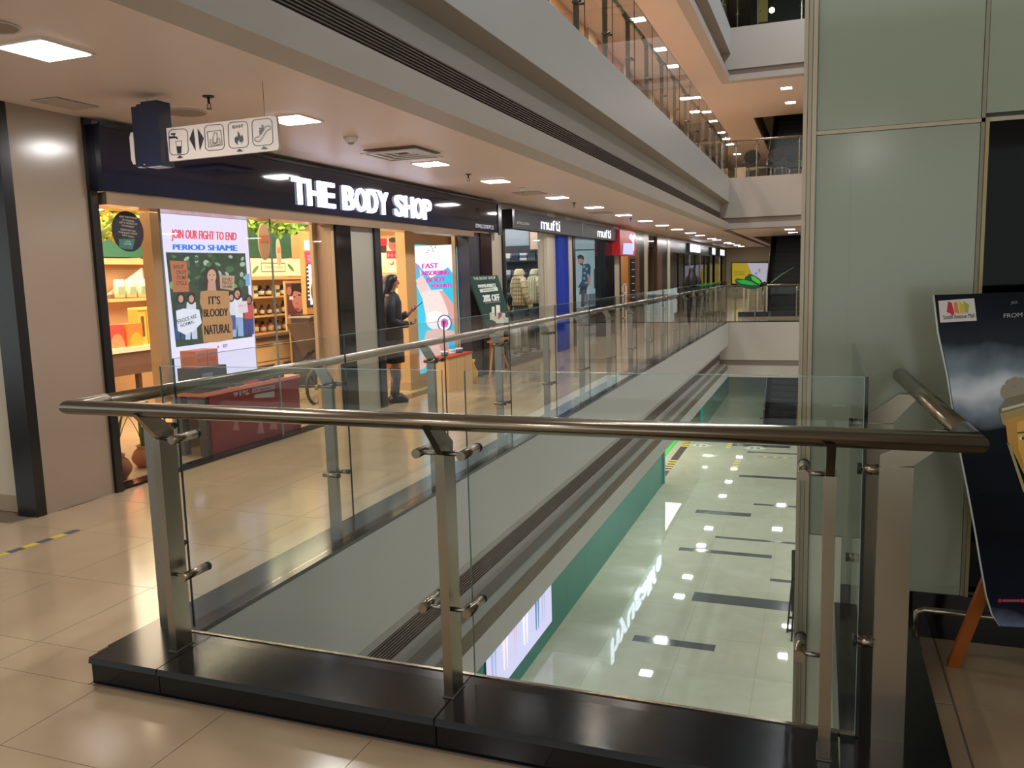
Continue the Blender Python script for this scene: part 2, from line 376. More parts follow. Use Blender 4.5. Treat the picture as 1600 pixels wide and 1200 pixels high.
for (c, lab) in (((-3.78, 28.52), 'round grey queue sticker on lower floor near the entrance mat'), ((-3.07, 30.43), 'round grey queue sticker on lower floor, farthest of the three'), ((-1.97, 28.45), 'round grey queue sticker on lower floor beside the wide dark inlay')):
    t = thing('floor_sticker', lab, 'sticker', (*c, -4.3885)); b = MB(); b.lathe((*c, -4.3885), [(.36, 0), (.36, .001)], M('b9bfae', .4), 28); b.build('disc', t)
    b = MB(); b.torus((*c, -4.387), (0, 0, 1), .33, .012, M('7f8a80', .4), 28, 4); b.build('ring', t)
    b = MB(); b.box(c[0] - .16, c[0] - .05, c[1] - .14, c[1] + .14, -4.3873, -4.387, M('6f7a70', .5)); b.box(c[0] + .05, c[0] + .16, c[1] - .14, c[1] + .14, -4.3873, -4.387, M('6f7a70', .5)); b.build('footprint', t)
t = thing('floor_sticker', 'faint green round sticker on the floor inside the lit doorway', 'sticker', (-5.64, 10.75, 0)); b = MB(); b.lathe((-5.64, 10.75, 0), [(.30, .0004), (.30, .0014)], M('a9b04f', .3), 28); b.build('disc', t)
# teal hoarding and lower shop front
w = struct('wall_lower')
TEAL = M('10776b', .35, var=.05, scale=.6)
for i in range(15):
    y0 = 5.0 + i * 1.2
    part(w, 'panel', (-4.2, -4.1, y0 + .002, y0 + 1.198, -4.39, -1.76, TEAL))
part(w, 'end_post', (-4.2, -4.06, 23.0, 23.1, -4.39, -1.76, M('4d8f8c', .3)))
part(w, 'lit_wall', (-7.4, -7.3, 23.1, 31.5, -4.39, -1.76, M('e8dccb', .6)), (-7.3, -4.2, 22.9, 23.0, -4.39, -1.76, M('e8dccb', .6)))
part(w, 'glazed_panel', (-4.2, -4.1, 31.5, 41, -4.39, -1.76, M('13766f', .12)))
part(w, 'end_panel', (-4.1, -2.4, 49.8, 49.9, -4.39, -1.76, M('7a9c88', .3)))
area('lower_shop_wash', (-5.8, 27.2, -1.80), 2.2, 6, 160, (1, .95, .86))
tag(MB().box(-5.35, -4.66, 26.3, 31.0, -4.39, -4.375, M('2fa53a', .8, var=.15, scale=20)).build('door_mat', None, (-5, 28.6, -4.39)), 'bright green mat lying in the lit shop entrance on lower floor', 'mat')
t = thing('lit_poster', 'backlit fashion poster with legs on the teal hoarding downstairs', 'poster', (-4.1, 11.1, -4.0))
P = Print(crop(700, 800, 2.667, 'x', -4.085), (1, 0, 0), 1.0)
part(t, 'frame', (-4.1, -4.088, 9.6, 12.5, -4.14, -2.1, BLACK))
f_ = lambda y, z: Vector((-4.084, y, z))
P.to = lambda p: f_(*p)
P.rect(9.62, -4.12, 12.48, -2.12, 'b9b7d8')
for (x, c, w_) in ((9.9, '8c9cc4', .16), (10.35, 'e4cfd8', .18), (10.75, 'c89ab0', .10), (11.2, 'dfd9ea', .2), (11.75, '3c6da0', .16), (12.05, 'a9a0c8', .14)):
    P.poly([(x - w_, -2.2), (x + w_, -2.2), (x + w_ * .7, -3.1), (x + w_ * .35, -3.95), (x + .03, -3.95), (x, -3.0), (x - .05, -3.95), (x - w_ * .6, -3.9)], c)
P.build(t)
# sign over the hoarding whose reflection shows in the lower floor
def letters(parent, s, to, h0, mat, z_or, depth, bold=.012, widths=None):
    """separate 3-D letters; to(u, v) with u 0..1 along the word"""
    adv = []
    for ch in s: adv.append(.35 if ch == ' ' else (.24 if ch in 'Iil' else .46 if ch in 'ft' else (.9 if ch in 'mMW' else .62)))
    tot = sum(adv); u = 0; gap = .10
    for ch, a in zip(s, adv):
        if ch != ' ':
            vs, fs = textmesh(ch, bold); b = MB(); k = b.mi(mat); u0 = (u + gap * .5 * .62) / tot; u1 = (u + a - gap * .5 * .62) / tot
            lo, hi = (0, 1)
            if s.islower() or s != s.upper():
                hi = 1 if ch in 'bdfhklit' else .72; lo = -.25 if ch in 'gypq' else 0
            n = len(vs)
            for d in (0, depth):
                for (a_, c_) in vs: b.v.append(to(u0 + (u1 - u0) * a_, lo + (hi - lo) * c_) + z_or * d)
            for f in fs:
                b.f.append(list(f)); b.m.append(k); b.sm.append(False); b.f.append([i + n for i in reversed(f)]); b.m.append(k); b.sm.append(False)
            ed = {}
            for f in fs:
                for i in range(len(f)):
                    e = (f[i], f[(i + 1) % len(f)]); ed[e] = ed.get(e, 0) + 1
            for (i, j) in ed:
                if (j, i) not in ed: b.f.append([j, i, i + n, j + n]); b.m.append(k); b.sm.append(False)
            b.build('letter', parent)
        u += a
t = thing('shop_sign', 'lit white word sign high on the teal hoarding, seen mirrored in lower floor', 'sign', (-4.0, 17, -2.3))
letters(t, 'hyugalife', lambda u, v: Vector((-4.07, 16.4 + u * 6.0, -2.55 + v * .52)), 1, M('dfe8ff', .5, emit=4.), Vector((1, 0, 0)), .03)

# pillar clad in back-painted glass
pl = struct('wall_pillar')
PG = M('989d88', .16, var=.03, scale=.8, spec=.55); FR = M('ad9d86', .38, .35); PC = 3.81
part(pl, 'core', (-.05, 2.6, PC + .02, 4.9, -4.39, 12, M('55584f', .7)))
for (x0, x1, z0, z1) in ((-.028, .110, .42, 2.150), (.1102, .580, .20, 2.150), (-.028, .580, 2.170, 4.6), (.598, 1.7, 2.185, 4.6)):
    b = MB(); b.box(x0, x1, PC, PC + .012, z0, z1, PG); b.build('glass_panel', pl)
b = MB(); b.box(.612, 1.7, PC, PC + .012, .22, 2.165, M('030303', .05, spec=.15)); b.build('black_panel', pl)
part(pl, 'white_board', (-.028, .109, PC + .002, PC + .014, -4.3, .415, M('d3d2bd', .5, var=.03, scale=3)))
part(pl, 'skirting', (.16, 1.8, PC - .01, PC + .02, .0, .20, M('070708', .15)))
for (x0, x1, d) in ((-.084, -.068, .0), (-.066, -.050, .012), (-.048, -.030, -.004)): part(pl, 'corner_frame', (x0, x1, PC - .012 + d, PC + .1, -4.39, 9, FR))
part(pl, 'joint_bar', (-.03, 1.7, PC - .004, PC + .006, 2.152, 2.168, FR)); part(pl, 'joint_bar', (.582, .596, PC - .004, PC + .006, .2, 4.6, M('8d8570', .5)))
part(pl, 'joint_bar', (.597, .610, PC - .012, PC + .006, .2, 2.165, M('9c8a60', .4, .4)))
S('ceiling_roof', (-13, 6.6, -3, 60, 12, 12.2, M('8d9290', .6)))
S('wall_right', (6.4, 6.6, -3, 60, -4.4, 12, WALLC))
for k_ in (0, 1, 2): S('gallery_opposite', (2.6, 6.4, 4.9, 60, ST * k_ - .25, ST * k_, WALLC), (2.6, 6.4, 4.9, 60, ST * k_ - 1.54, ST * k_ - 1.44, CEIL), (2.6, 2.75, 4.9, 60, ST * k_ - 1.54, ST * k_ - .0, WALLW))
# back walls
S('wall_far', (-13, 2.6, 50, 50.2, -4.4, 12, M('cdc29e', .5)))

# ================================================================== SHOP FRONTS (gallery side wall at x = -5.15)
XS = -5.15
wl = struct('wall_left')
def fr(y0, y1, z0, z1, m, name='panel', x0=-5.35, x1=XS): return part(wl, name, (x0, x1, y0, y1, z0, z1, m))
part(wl, 'side_wall', (-13, -5.33, 4.20, 4.35, 0, 2.85, M('c8bca8', .3, var=.04)))
part(wl, 'wall_skirting', (-9, -5.42, 4.19, 4.20, 0, .12, M('a59078', .3)))
part(wl, 'black_trim', (-5.33, -5.16, 4.12, 4.2, 0, 2.85, BLACK)); part(wl, 'black_trim', (-5.16, -5.145, 4.12, 4.20, 0, 2.85, BLACK))
fr(4.20, 4.81, 0, 2.85, CREAM, 'marble_panel')
fr(4.81, 4.88, 0, 2.84, BLACK, 'black_trim', -5.35, -5.12)
yb = [fy(p) for p in (522, 545, 580, 592, 727, 742, 765, 783)]
fr(8.17, 8.48, 0, 2.3, BLACKG, 'black_pillar', -5.4, -5.13)
part(wl, 'jamb_lining', (-5.42, -5.16, 8.11, 8.168, 0, 2.25, M('c9a883', .45)))
fr(8.48, 9.02, 0, 2.3, M('9a978c', .2), 'grey_panel')
fr(9.02, 9.16, 0, 2.3, M('15171f', .2), 'black_trim', -5.4, -5.12)
fr(11.98, 12.42, 0, 2.3, M('3c3d44', .25), 'grey_pillar'); fr(12.42, 12.9, 0, 2.3, M('2b1a1a', .15), 'brown_pillar', -5.35, -5.13)
fr(12.9, 13.40, 0, 2.85, M('a3998a', .3), 'beige_panel'); fr(13.40, 13.52, 0, 2.76, BLACK, 'black_trim', -5.4, -5.12)
fr(4.88, 13.4, 2.80, 2.85, M('bdb3a4', .5), 'soffit_strip', -5.35, -5.16)
fr(15.95, 16.5, 0, 2.85, M('c3b8a4', .3), 'beige_panel'); fr(17.2, 17.75, 0, 2.85, M('b2a896', .3), 'beige_panel')
fr(17.75, 17.93, 0, 2.6, BLACK, 'black_trim', -5.4, -5.13); fr(20.65, 21.6, 0, 2.6, M('0d1015', .12), 'black_pillar', -5.4, -5.12)
fr(21.6, 22.3, 0, 2.85, M('a99f8b', .3), 'beige_panel'); fr(22.3, 22.5, 0, 2.85, BLACK, 'black_trim')
fr(13.4, 60, 2.78, 2.85, M('a59a8a', .5), 'soffit_strip', -5.35, -5.16)
for (a, b_, c, n) in ((992, 999, '6a4a35', 'brown_pillar'), (999, 1006.5, '120e10', 'black_pillar'), (1006.5, 1012, 'b5a88f', 'beige_panel'), (1012, 1014, '100e0e', 'black_trim'), (1027, 1035, '5a4232', 'brown_pillar'), (1035, 1042, '0d0c0d', 'black_pillar'), (1043, 1047, 'b5ad98', 'beige_panel'), (1047, 1052, '0b0b0c', 'black_trim'), (1109, 1113, '101216', 'black_trim'), (1117, 1123.5, '0c0c10', 'black_pillar'), (1123.5, 1125.5, '8f8a7c', 'beige_panel'), (1129, 1135, '0e0d0f', 'black_pillar')):
    y0, y1 = fy(a), fy(b_); fr(y0, y1, 0, 2.80, M(c, .2), n)
fr(4.35, 13.4, 2.85, 4.2, WALLC, 'wall_top'); fr(13.4, 50, 2.85, 4.2, WALLC, 'wall_top')
# lower threshold strip in dark granite
S('baseboard_left', (-5.30, -5.15, 4.88, 8.17, 0, .02, GRANITE), (-5.35, -5.15, 9.16, 11.98, 0, .006, M('5a4c3c', .2)), (-5.30, -5.12, 13.52, 15.95, 0, .10, M('6b6258', .3)))
# sign board of the first shop
NAVY = M('10132b', .06)
t = thing('shop_sign', 'long black signboard with glowing white letters over the lit cosmetics shop', 'sign', (-5.1, 8.9, 2.3))
part(t, 'board', (-5.2, -5.03, 4.85, 13.08, 2.315, 2.80, NAVY)); part(t, 'edge_trim', (-5.03, -5.015, 12.95, 13.1, 2.28, 2.81, BLACK)); part(t, 'edge_trim', (-5.03, -5.015, 4.85, 12.95, 2.785, 2.81, BLACK))
part(t, 'under_frame', (-5.3, -5.06, 4.9, 12.0, 2.22, 2.312, M('c4a98f', .22, .9)))
YL0, YL1 = onx((458, 290), -5.0).y, onx((676, 330), -5.0).y
zt, zb = 2.655, 2.385
letters(t, 'THE BODY SHOP', lambda u, v: Vector((-5.03, YL0 + (YL1 - YL0) * u, zb + (zt - zb) * v)), 1, M('dfe4ff', .5, emit=2.2), Vector((1, 0, 0)), .03, .018)
P = Print(lambda p: Vector((-5.028, p[0], p[1])), (1, 0, 0), .0)
P.text('BOTHWELL COUTURE PVT LTD', (12.0, 2.36), (12.75, 2.36), (12.75, 2.42), (12.0, 2.42), 'b9bcc6', .01, e=.4)
P.build(t, 'small_print')
# shop window glass with joints
sw = struct('window_1')
for (y0, y1) in ((4.9, 5.60), (5.61, 7.10), (7.11, 8.15)): part(sw, 'pane', (-5.235, -5.225, y0, y1, .02, 2.22, G_SHOP))
for y in (5.605, 7.105): part(sw, 'joint', (-5.238, -5.222, y - .006, y + .006, .02, 2.22, M('7f8a86', .2)))

# ================================================================== INSIDE THE FIRST SHOP
S('wall_shop', (-13, -5.4, 13.1, 13.25, 0, 2.85, M('c7a173', .5)), (-11.9, -11.75, 4.4, 13.1, 0, 2.85, M('c99c62', .5)), (-8.5, -8.35, 9.85, 13.1, 0, 2.85, M('d0a876', .5)), (-11.75, -8.5, 12.9, 13.1, 0, 2.7, M('caa069', .5)),
  (-5.43, -5.36, 8.12, 8.22, 0, 2.25, M('c9a57c', .5)), (-5.4, -5.36, 8.04, 8.13, 0, 2.25, M('d2b084', .5)), (-5.42, -5.36, 11.93, 11.98, 0, 2.28, M('caa67c', .5)))
S('ceiling_shop', (-11.75, -5.36, 4.5, 13.1, 2.70, 2.80, M('dcc09a', .6)))
def screen_frame(t, x, y0, y1, z0, z1, d=.10, m=M('d8c6a8', .4)): return part(t, 'housing', (x - d, x - .004, y0, y1, z0, z1, m))
# -- big lit screen in the window
X1 = -5.80
c3 = crop(250, 340, 4.8, 'x', X1)
bl, tl, tr, br = c3((98, 1190)), c3((-2, -20)), c3((650, 20)), c3((738, 1085))
t = thing('display_screen', 'tall glowing white screen with protest photo standing in the shop window', 'screen', (X1, 6.2, .45))
y0, y1, z1 = 5.78, tr.y, tr.z
y0 = c3((0, 0)).y
part(t, 'housing', (X1 - .12, X1 - .002, y0 - .02, y1 + .02, .5, z1 + .02, M('cfc3b6', .4)))
part(t, 'side_cladding', (X1 - .12, X1 - .0, y0 - .13, y0 - .02, .5, z1, M('c8a479', .45))); part(t, 'stand', (X1 - .10, X1 - .03, y0 + .05, y1 - .05, 0, .5, M('b9ae9f', .5)))
P = Print(lambda p: Vector((X1, p[0], p[1])), (1, 0, 0), .68); P.rect(y0, .52, y1, z1, 'e3dcfa', e=.80)
P.to = c3
P.text('JOIN OUR FIGHT TO END', (88, 176), (572, 190), (572, 112), (86, 86), 'f0586e', fat=2.6)
P.text('PERIOD SHAME', (98, 240), (577, 250), (576, 206), (97, 200), '2c86f0', fat=4.)
P.poly([(40, 260), (636, 268), (692, 893), (118, 972)], '33493a', e=.75)
def pa(*a, **k): P.ell(*a, **k)
rs = random.Random(3)
for i in range(46):
    x = rs.uniform(60, 620); y = rs.uniform(280, 520)
    P.ell(x + (y - 270) * .09, y, rs.uniform(12, 34), rs.uniform(10, 26), rs.choice(['4d6b45', '5f8a4a', '3b5a40', '79a35a', '2b4038', '8fbf4c' if x > 430 else '56714f', 'a8b8a6']), 9, rs.uniform(0, 3), e=.75)
P.poly([(58, 322), (185, 330), (205, 555), (85, 560)], 'b8714e')
for s_, y, xo in (('SHOUT', 370, 84), ('OUT', 410, 105), ('TO MY', 450, 108), ('CYCLE', 490, 105)): P.text(s_, (xo, y + 14), (xo + 80, y + 14), (xo + 78, y - 14), (xo, y - 14), '2b211f', .01)
def figure(x, y, s, top, skin='c99880', hair='2c2328', legs='7f9fc6'):
    P.poly([(x - 34 * s, y + 25 * s), (x + 34 * s, y + 25 * s), (x + 42 * s, y + 170 * s), (x - 40 * s, y + 170 * s)], top); P.poly([(x - 38 * s, y + 165 * s), (x + 40 * s, y + 165 * s), (x + 46 * s, y + 300 * s), (x + 6, y + 300 * s), (x, y + 200 * s), (x - 8, y + 305 * s), (x - 44 * s, y + 305 * s)], legs)
    P.ell(x, y - 4 * s, 31 * s, 46 * s, hair); P.ell(x, y, 19 * s, 28 * s, skin)
figure(140, 610, 1, '39434c', legs='33518a'); figure(218, 610, 1, 'd7dbe6', legs='cfd8ee')
figure(650, 620, .85, 'c85550', legs='33488a', skin='a87460'); figure(562, 575, 1.05, 'e6e8f2', legs='9ab4dd'); figure(515, 600, .8, 'dde2ee', legs='3f5f96')
P.ell(368, 470, 62, 105, '3a2c2c'); P.ell(375, 505, 75, 60, '3a2c2c'); P.ell(368, 440, 34, 52, 'd3a48e'); P.poly([(340, 480), (395, 480), (402, 550), (335, 550)], 'c89a86')
P.ell(352, 432, 6, 4, '2b2224'); P.ell(384, 432, 6, 4, '2b2224'); P.ell(368, 468, 11, 5, 'a84a50'); P.ell(368, 450, 4, 7, 'c08e78')
P.poly([(424, 432), (538, 438), (532, 548), (430, 532)], 'c2a083')
for s_, y in (('END', 462), ('PERIOD', 490), ('SHAME', 518)): P.text(s_, (445, y + 12), (522, y + 12), (522, y - 10), (445, y - 12), '3b302b', .01)
P.poly([(616, 425), (650, 420), (655, 510), (622, 515)], '78b2df')
P.poly([(95, 700), (150, 682), (270, 690), (290, 790), (230, 850), (170, 880), (110, 850)], 'e8ecfa')
P.text('PERIODS ARE', (98, 800), (252, 752), (246, 722), (94, 770), '20222c', .01); P.text('NORMAL', (132, 824), (236, 790), (232, 766), (128, 800), '20222c', .01)
P.poly([(280, 555), (340, 545), (490, 552), (500, 620), (498, 700), (520, 780), (524, 912), (400, 935), (302, 938), (290, 820), (298, 700), (274, 640)], 'b98a5c')
P.text("IT'S", (342, 652), (428, 648), (424, 588), (340, 590), '1f1a1e', fat=2.); P.text('BLOODY', (304, 745), (484, 738), (482, 680), (302, 688), '1f1a1e', fat=2.); P.text('NATURAL', (308, 880), (506, 862), (502, 795), (306, 808), '1f1a1e', fat=2.)
P.poly([(553, 630), (625, 625), (635, 710), (562, 720)], 'ead8e2'); P.text('END IT', (565, 670), (618, 668), (618, 655), (565, 657), 'c86a7c', .01)
P.ell(552, 575, 6, 3, '221c1e'); P.ell(574, 573, 6, 3, '221c1e'); P.ell(564, 592, 8, 8, '7d3038')
P.ell(407, 970, 6, 10, 'e05a62'); P.text('BODY', (443, 975), (478, 973), (478, 948), (443, 950), '2b3c66', .03)
P.build(t, 'picture')

# -- second lit screen inside the doorway
X2 = -5.52
c8 = crop(580, 360, 7.5, 'x', X2)
t = thing('display_screen', 'blue and white glowing hand-cream poster screen inside the doorway', 'screen', (X2, 11.6, .2))
a, b2 = onx((648, 384), X2), onx((716, 382), X2)
part(t, 'housing', (X2 - .15, X2 - .002, a.y - .30, b2.y + .28, .12, 2.27, M('caa06c', .45)))
part(t, 'plinth', (X2 - .18, X2 + .02, a.y - .34, b2.y + .30, 0, .12, M('b98f5e', .5)))
P = Print(lambda p: Vector((X2, p[0], p[1])), (1, 0, 0), .75)
P.rect(a.y, .20, b2.y, a.z + .02, '3fc6e6'); P.to = c8
P.poly([(508, 185), (990, 165), (1000, 560), (900, 430), (700, 560), (560, 420), (515, 380)], 'ecf2fb', e=.85)
P.poly([(960, 165), (995, 165), (998, 250)], '6fd0ec')
P.poly([(520, 380), (570, 420), (575, 520), (530, 500)], '8f9ad0')
P.poly([(560, 440), (620, 560), (700, 700), (840, 690), (790, 820), (760, 1000), (640, 980), (600, 700)], 'e9dbe3')
P.poly([(530, 640), (560, 620), (650, 720), (820, 690), (900, 900), (900, 1010), (640, 1010), (600, 800)], 'f1d9d4', e=.8)
P.poly([(790, 700), (850, 720), (960, 860), (1020, 1000), (1028, 1160), (960, 1100), (900, 960), (850, 820)], 'e2a9a0')
for dx, dy in ((0, 0), (-28, 22), (30, -14)): P.poly([(545 + dx, 560 + dy), (575 + dx, 545 + dy), (640 + dx, 700 + dy), (610 + dx, 720 + dy)], 'eccfc9')
for s_, q in (('FAST', (595, 450, 780, 380)), ('ABSORBING', (585, 530, 905, 465)), ('BODY', (645, 612, 862, 540)), ('YOGURTS', (690, 675, 938, 622))): P.text(s_, (q[0], q[1]), (q[2], q[1] - 12), (q[2], q[3]), (q[0], q[3] + 10), 'd63bb0', fat=4.)
P.ell(740, 1050, 105, 110, 'f4eef2', e=.8); P.ell(850, 1085, 85, 98, '4a5590'); P.ell(850, 1085, 72, 84, 'f6f2fa', e=.85); P.ell(850, 1085, 45, 55, 'e06ac0'); P.ell(845, 1075, 22, 26, 'b8389a')
P.poly([(640, 1180), (760, 1150), (1040, 1190), (1040, 1600), (760, 1500), (560, 1650), (556, 1500)], 'e7bdb8')
P.poly([(740, 1250), (860, 1250), (960, 1560), (900, 1600)], 'cf958e'); P.poly([(880, 1300), (1030, 1250), (1030, 1500), (960, 1560)], '2fb4e4')
for (x, y) in ((690, 190), (705, 215), (735, 205), (715, 240), (660, 235), (740, 190), (640, 262)): P.ell(x, y, 9, 5, '3c3c46', 8, x)
P.build(t, 'picture')

# -- hanging round black notice on the glass
c4 = crop(140, 320, 7.5, 'x', -5.215)
ctr = c4((447, 313)); rr = abs(c4((447, 75)).z - c4((447, 552)).z) / 2
t = thing('round_notice', 'round black gift-card notice on the window glass at top left', 'notice', ctr)
b = MB(); b.prism([ctr + Vector((0, math.cos(q / 28 * 6.2832) * rr * 1.0, math.sin(q / 28 * 6.2832) * rr)) for q in range(28)], (.006, 0, 0), M('2b2630', .4)); b.build('disc', t)
P = Print(crop(140, 320, 7.5, 'x', -5.208), (1, 0, 0), .5)
for s_, x0, x1, y in (('GIVE THE POWER', 345, 560, 140), ('OF CHANGE', 380, 520, 178), ('GIFT A WORLD OF', 345, 555, 210), ('GOODNESS*', 375, 522, 245), ('PLEASE ASK FOR', 362, 535, 292), ('THE BODY SHOP', 335, 555, 325), ('GIFT CARD', 380, 515, 360)):
    P.text(s_, (x0, y + 5), (x1, y + 30), (x1, y + 8), (x0, y - 17), 'cdbba4', .01)
P.poly([(335, 400), (530, 400), (500, 525), (345, 510)], '3d7566'); P.text('LOVE', (415, 440), (475, 445), (475, 425), (415, 420), 'b9cdbf', .01); P.text('CHANGE', (395, 468), (485, 472), (485, 450), (395, 446), 'b9cdbf', .01); P.build(t)

# -- shelving units
def shelf_unit(lab, x, y0, y1, zs, ztop, back, depth=.34, n_div=1, m=WOODL, grp=None, zb=0.):
    t = thing('shelf_unit', lab, 'shelves', (x, (y0 + y1) / 2, 0), grp)
    part(t, 'back_panel', (x - .02, x, y0, y1, zb, ztop, back))
    for i in range(n_div + 1):
        y = y0 + (y1 - y0) * i / n_div; part(t, 'upright', (x, x + depth, y - .02, y + .02, zb, ztop, m))
    for z in zs: part(t, 'shelf', (x, x + depth, y0 + .02, y1 - .02, z - .025, z, m))
    return t
LBACK = M('e9d3a6', .5)
t = shelf_unit('honey wooden wall shelves far left inside the shop behind the gift counter', -11.7, 10.3, 13.0 - .12, (.5, .84, 1.13, 1.42), 2.1, LBACK, .36, 2)
part(t, 'green_header', (-11.66, -11.6, 10.42, 12.86, 2.12, 2.5, M('2e6e58', .5)))
P = Print(lambda p: Vector((-11.33, p[0], p[1])), (1, 0, 0), .35)
P.rect(10.45, 1.80, 11.55, 2.08, 'f2e3c0'); P.line([(10.7, 1.88), (11.3, 1.88), (11.3, 2.02), (10.7, 2.02), (10.7, 1.88)], .015, '3b3328'); P.text('FAMILY & SHARING', (10.78, 1.93), (11.24, 1.93), (11.24, 1.97), (10.78, 1.97), '5b5040')
P.rect(11.62, 1.80, 12.8, 2.08, 'eef0cb'); P.line([(11.8, 1.88), (12.5, 1.88), (12.5, 2.02), (11.8, 2.02), (11.8, 1.88)], .015, '3b3b30'); P.text('SKIN CARE', (11.9, 1.93), (12.4, 1.93), (12.4, 1.97), (11.9, 1.97), '5b5b48')
P.ell(11.35, 1.86, .09, .05, 'd9622c'); P.ell(10.6, 1.9, .1, .04, 'dd8a4a'); P.build(t, 'header_sign')
XR = -8.33
t2 = shelf_unit('wooden wall shelves of dark bottles right of the glowing white screen', XR, 9.9, 11.75, (.83, 1.10, 1.39, 1.67), 1.98, M('d8c08e', .5), .32, 1, zb=.802)
part(t2, 'green_header', (XR + .02, XR + .08, 9.9, 11.75, 2.0, 2.42, M('245c46', .5)))
P = Print(lambda p: Vector((XR + .325, p[0], p[1])), (1, 0, 0), .35); P.rect(9.95, 1.70, 11.7, 1.97, 'eedcb0'); P.line([(10.6, 1.77), (11.2, 1.77), (11.2, 1.90), (10.6, 1.90), (10.6, 1.77)], .012, '3b3328'); P.text('TONING & CLEANSE', (10.66, 1.82), (11.14, 1.82), (11.14, 1.855), (10.66, 1.855), '4b4334'); P.ell(10.45, 1.8, .10, .03, '5d8a3c', 10, .6); P.ell(11.35, 1.83, .10, .03, '4f7a38', 10, -.6); P.build(t2, 'header_sign')
def product(kind, p, s, col, lab, grp, cap='1b1b1d'):
    x, y, z = p; w_, h_ = s
    if kind == 'bottle':
        t = thing('bottle', lab, 'bottle', p, grp); b = MB(); b.lathe(p, [(w_ * .5, 0), (w_ * .5, h_ * .68), (w_ * .22, h_ * .78)], M(col, .25), 10); b.build('body', t)
        b = MB(); b.lathe((x, y, z + h_ * .78), [(w_ * .26, 0), (w_ * .26, h_ * .22)], M(cap, .4), 10); b.build('cap', t)
        b = MB(); b.lathe((x, y, z + h_ * .15), [(w_ * .51, 0), (w_ * .51, h_ * .35)], M('e6dcc4', .5), 10); b.build('label_band', t)
    else:
        t = thing('product_box', lab, 'box', p, grp); part(t, 'carton', (x - w_ / 2, x + w_ / 2, y - w_ * .5, y + w_ * .5, z, z + h_, M(col, .5)))
        part(t, 'front_band', (x + w_ / 2, x + w_ / 2 + .002, y - w_ * .45, y + w_ * .45, z + h_ * .3, z + h_ * .6, M(cap, .5)))
    return t
SH = ('lowest', 'second', 'third', 'top')
for k, z in enumerate((.83, 1.10, 1.39, 1.67)):
    if k == 3: break
    for i in range(9):
        y = 10.02 + i * .185
        if k == 0: c_, s_, kd = ('d5c9a4' if i < 3 else ('c8642c' if i < 6 else '6b5648')), (.10, .20 if i % 2 else .17), 'bottle'
        elif k == 1: c_, s_, kd = ('2d2a2c' if i % 2 else '4a4038'), (.075, .21 if i in (3, 7) else .16), 'bottle'
        else: c_, s_, kd = ('221f22' if i % 3 else 'd8cfae'), (.10, .17), 'bottle' if i % 3 else 'box'
        if kd == 'box': product('box', (XR + .16, y, z), s_, 'ded2ac', 'pale product carton, %s on the %s shelf of dark bottles' % (LR[i], SH[k]), 'cartons among the dark bottles', '39463c')
        else: product('bottle', (XR + .16, y, z), s_, c_, 'small capped bottle, %s on the %s shelf right of white screen' % (LR[i], SH[k]), 'bottles on the right-hand shelves')
for k, z in enumerate((.84, 1.13, 1.42)):
    for i in range(8):
        y = 10.50 + i * .30; c_ = (('efe3c4', 'a8323a', 'efe3c4', 'e7d6b4', '1f4f40', 'c9443a', 'e7dcc0', 'e8a43a'), ('e9dcc0', 'ef9a1c', 'efe3c8', '8a2f38', 'e4d3ac', 'a83a40', 'dfc89c', 'd9c7a0'), ('efe0c0', 'a5303a', 'eadcc0', 'f0e4ca', '2b2b2b', '9a9a62', 'd9c9a0', 'ddd0ad'))[k][i]
        product('box', (-11.52, y, z), (.17, .20 if i % 2 else .15), c_, 'small %s gift carton, %s on %s shelf at far left' % ('red' if c_[0] in 'a8' else 'pale', LR[i], ('lower', 'middle', 'upper')[k]), 'cartons on the left-hand shelves', 'c9a060' if i % 2 else '6a3038')
# -- gift counter: pale top, dark apron
t = thing('gift_counter', 'low display counter with cream top and brown apron at far left', 'counter', (-8.0, 7.9, 0))
CT0, CT1 = 6.9, 8.75
part(t, 'top', (-8.75, -7.93, CT0, CT1, .80, .86, M('ead9bd', .3))); part(t, 'apron', (-8.72, -7.96, CT0, CT1, .52, .80, M('6a4f43', .4)))
for y in (CT0 + .1, CT1 - .1):
    for x in (-8.65, -8.05): part(t, 'leg', (x - .03, x + .03, y - .03, y + .03, 0, .52, M('6a4f43', .5)))
for i, (y, w_, c1, c2) in enumerate(((7.35, .34, 'f08a6c', 'e8603a'), (7.72, .26, 'e8483c', 'f08a60'), (8.02, .26, 'ef7a34', 'f4a030'))):
    t = thing('gift_box', ('pink', 'red', 'orange')[i] + ' gift box with a round swirl standing on the cream counter edge', 'gift box', (-8.1, y, .86), 'bright gift boxes on the counter')
    part(t, 'carton', (-8.22, -8.02, y - w_ / 2, y + w_ / 2, .86, 1.14, M(c1, .5)))
    b = MB(); b.prism([(-8.02, y + .02 + .11 * math.cos(q / 16 * 3.1416), .862 + .17 * math.sin(q / 16 * 3.1416)) for q in range(17)], (.003, 0, 0), M(c2, .5)); b.build('swirl_print', t)
for i, y in enumerate((7.35, 7.75)):
    t = thing('gift_bag', ('left-hand' if i == 0 else 'right-hand') + ' red gift bag standing behind the swirl boxes', 'gift bag', (-8.5, y, .86), 'red gift bags on the counter')
    b = MB(); b.hexa([(-8.58, y - .15, .86), (-8.42, y - .15, .86), (-8.42, y + .15, .86), (-8.58, y + .15, .86), (-8.52, y - .17, 1.36), (-8.48, y - .17, 1.36), (-8.48, y + .17, 1.36), (-8.52, y + .17, 1.36)], M('d93438', .45)); b.build('body', t)
    b = MB(); b.torus((-8.42, y, 1.22), (1, 0, .1), .055, .012, M('f3e3d2', .5), 14, 5); b.build('handle', t)
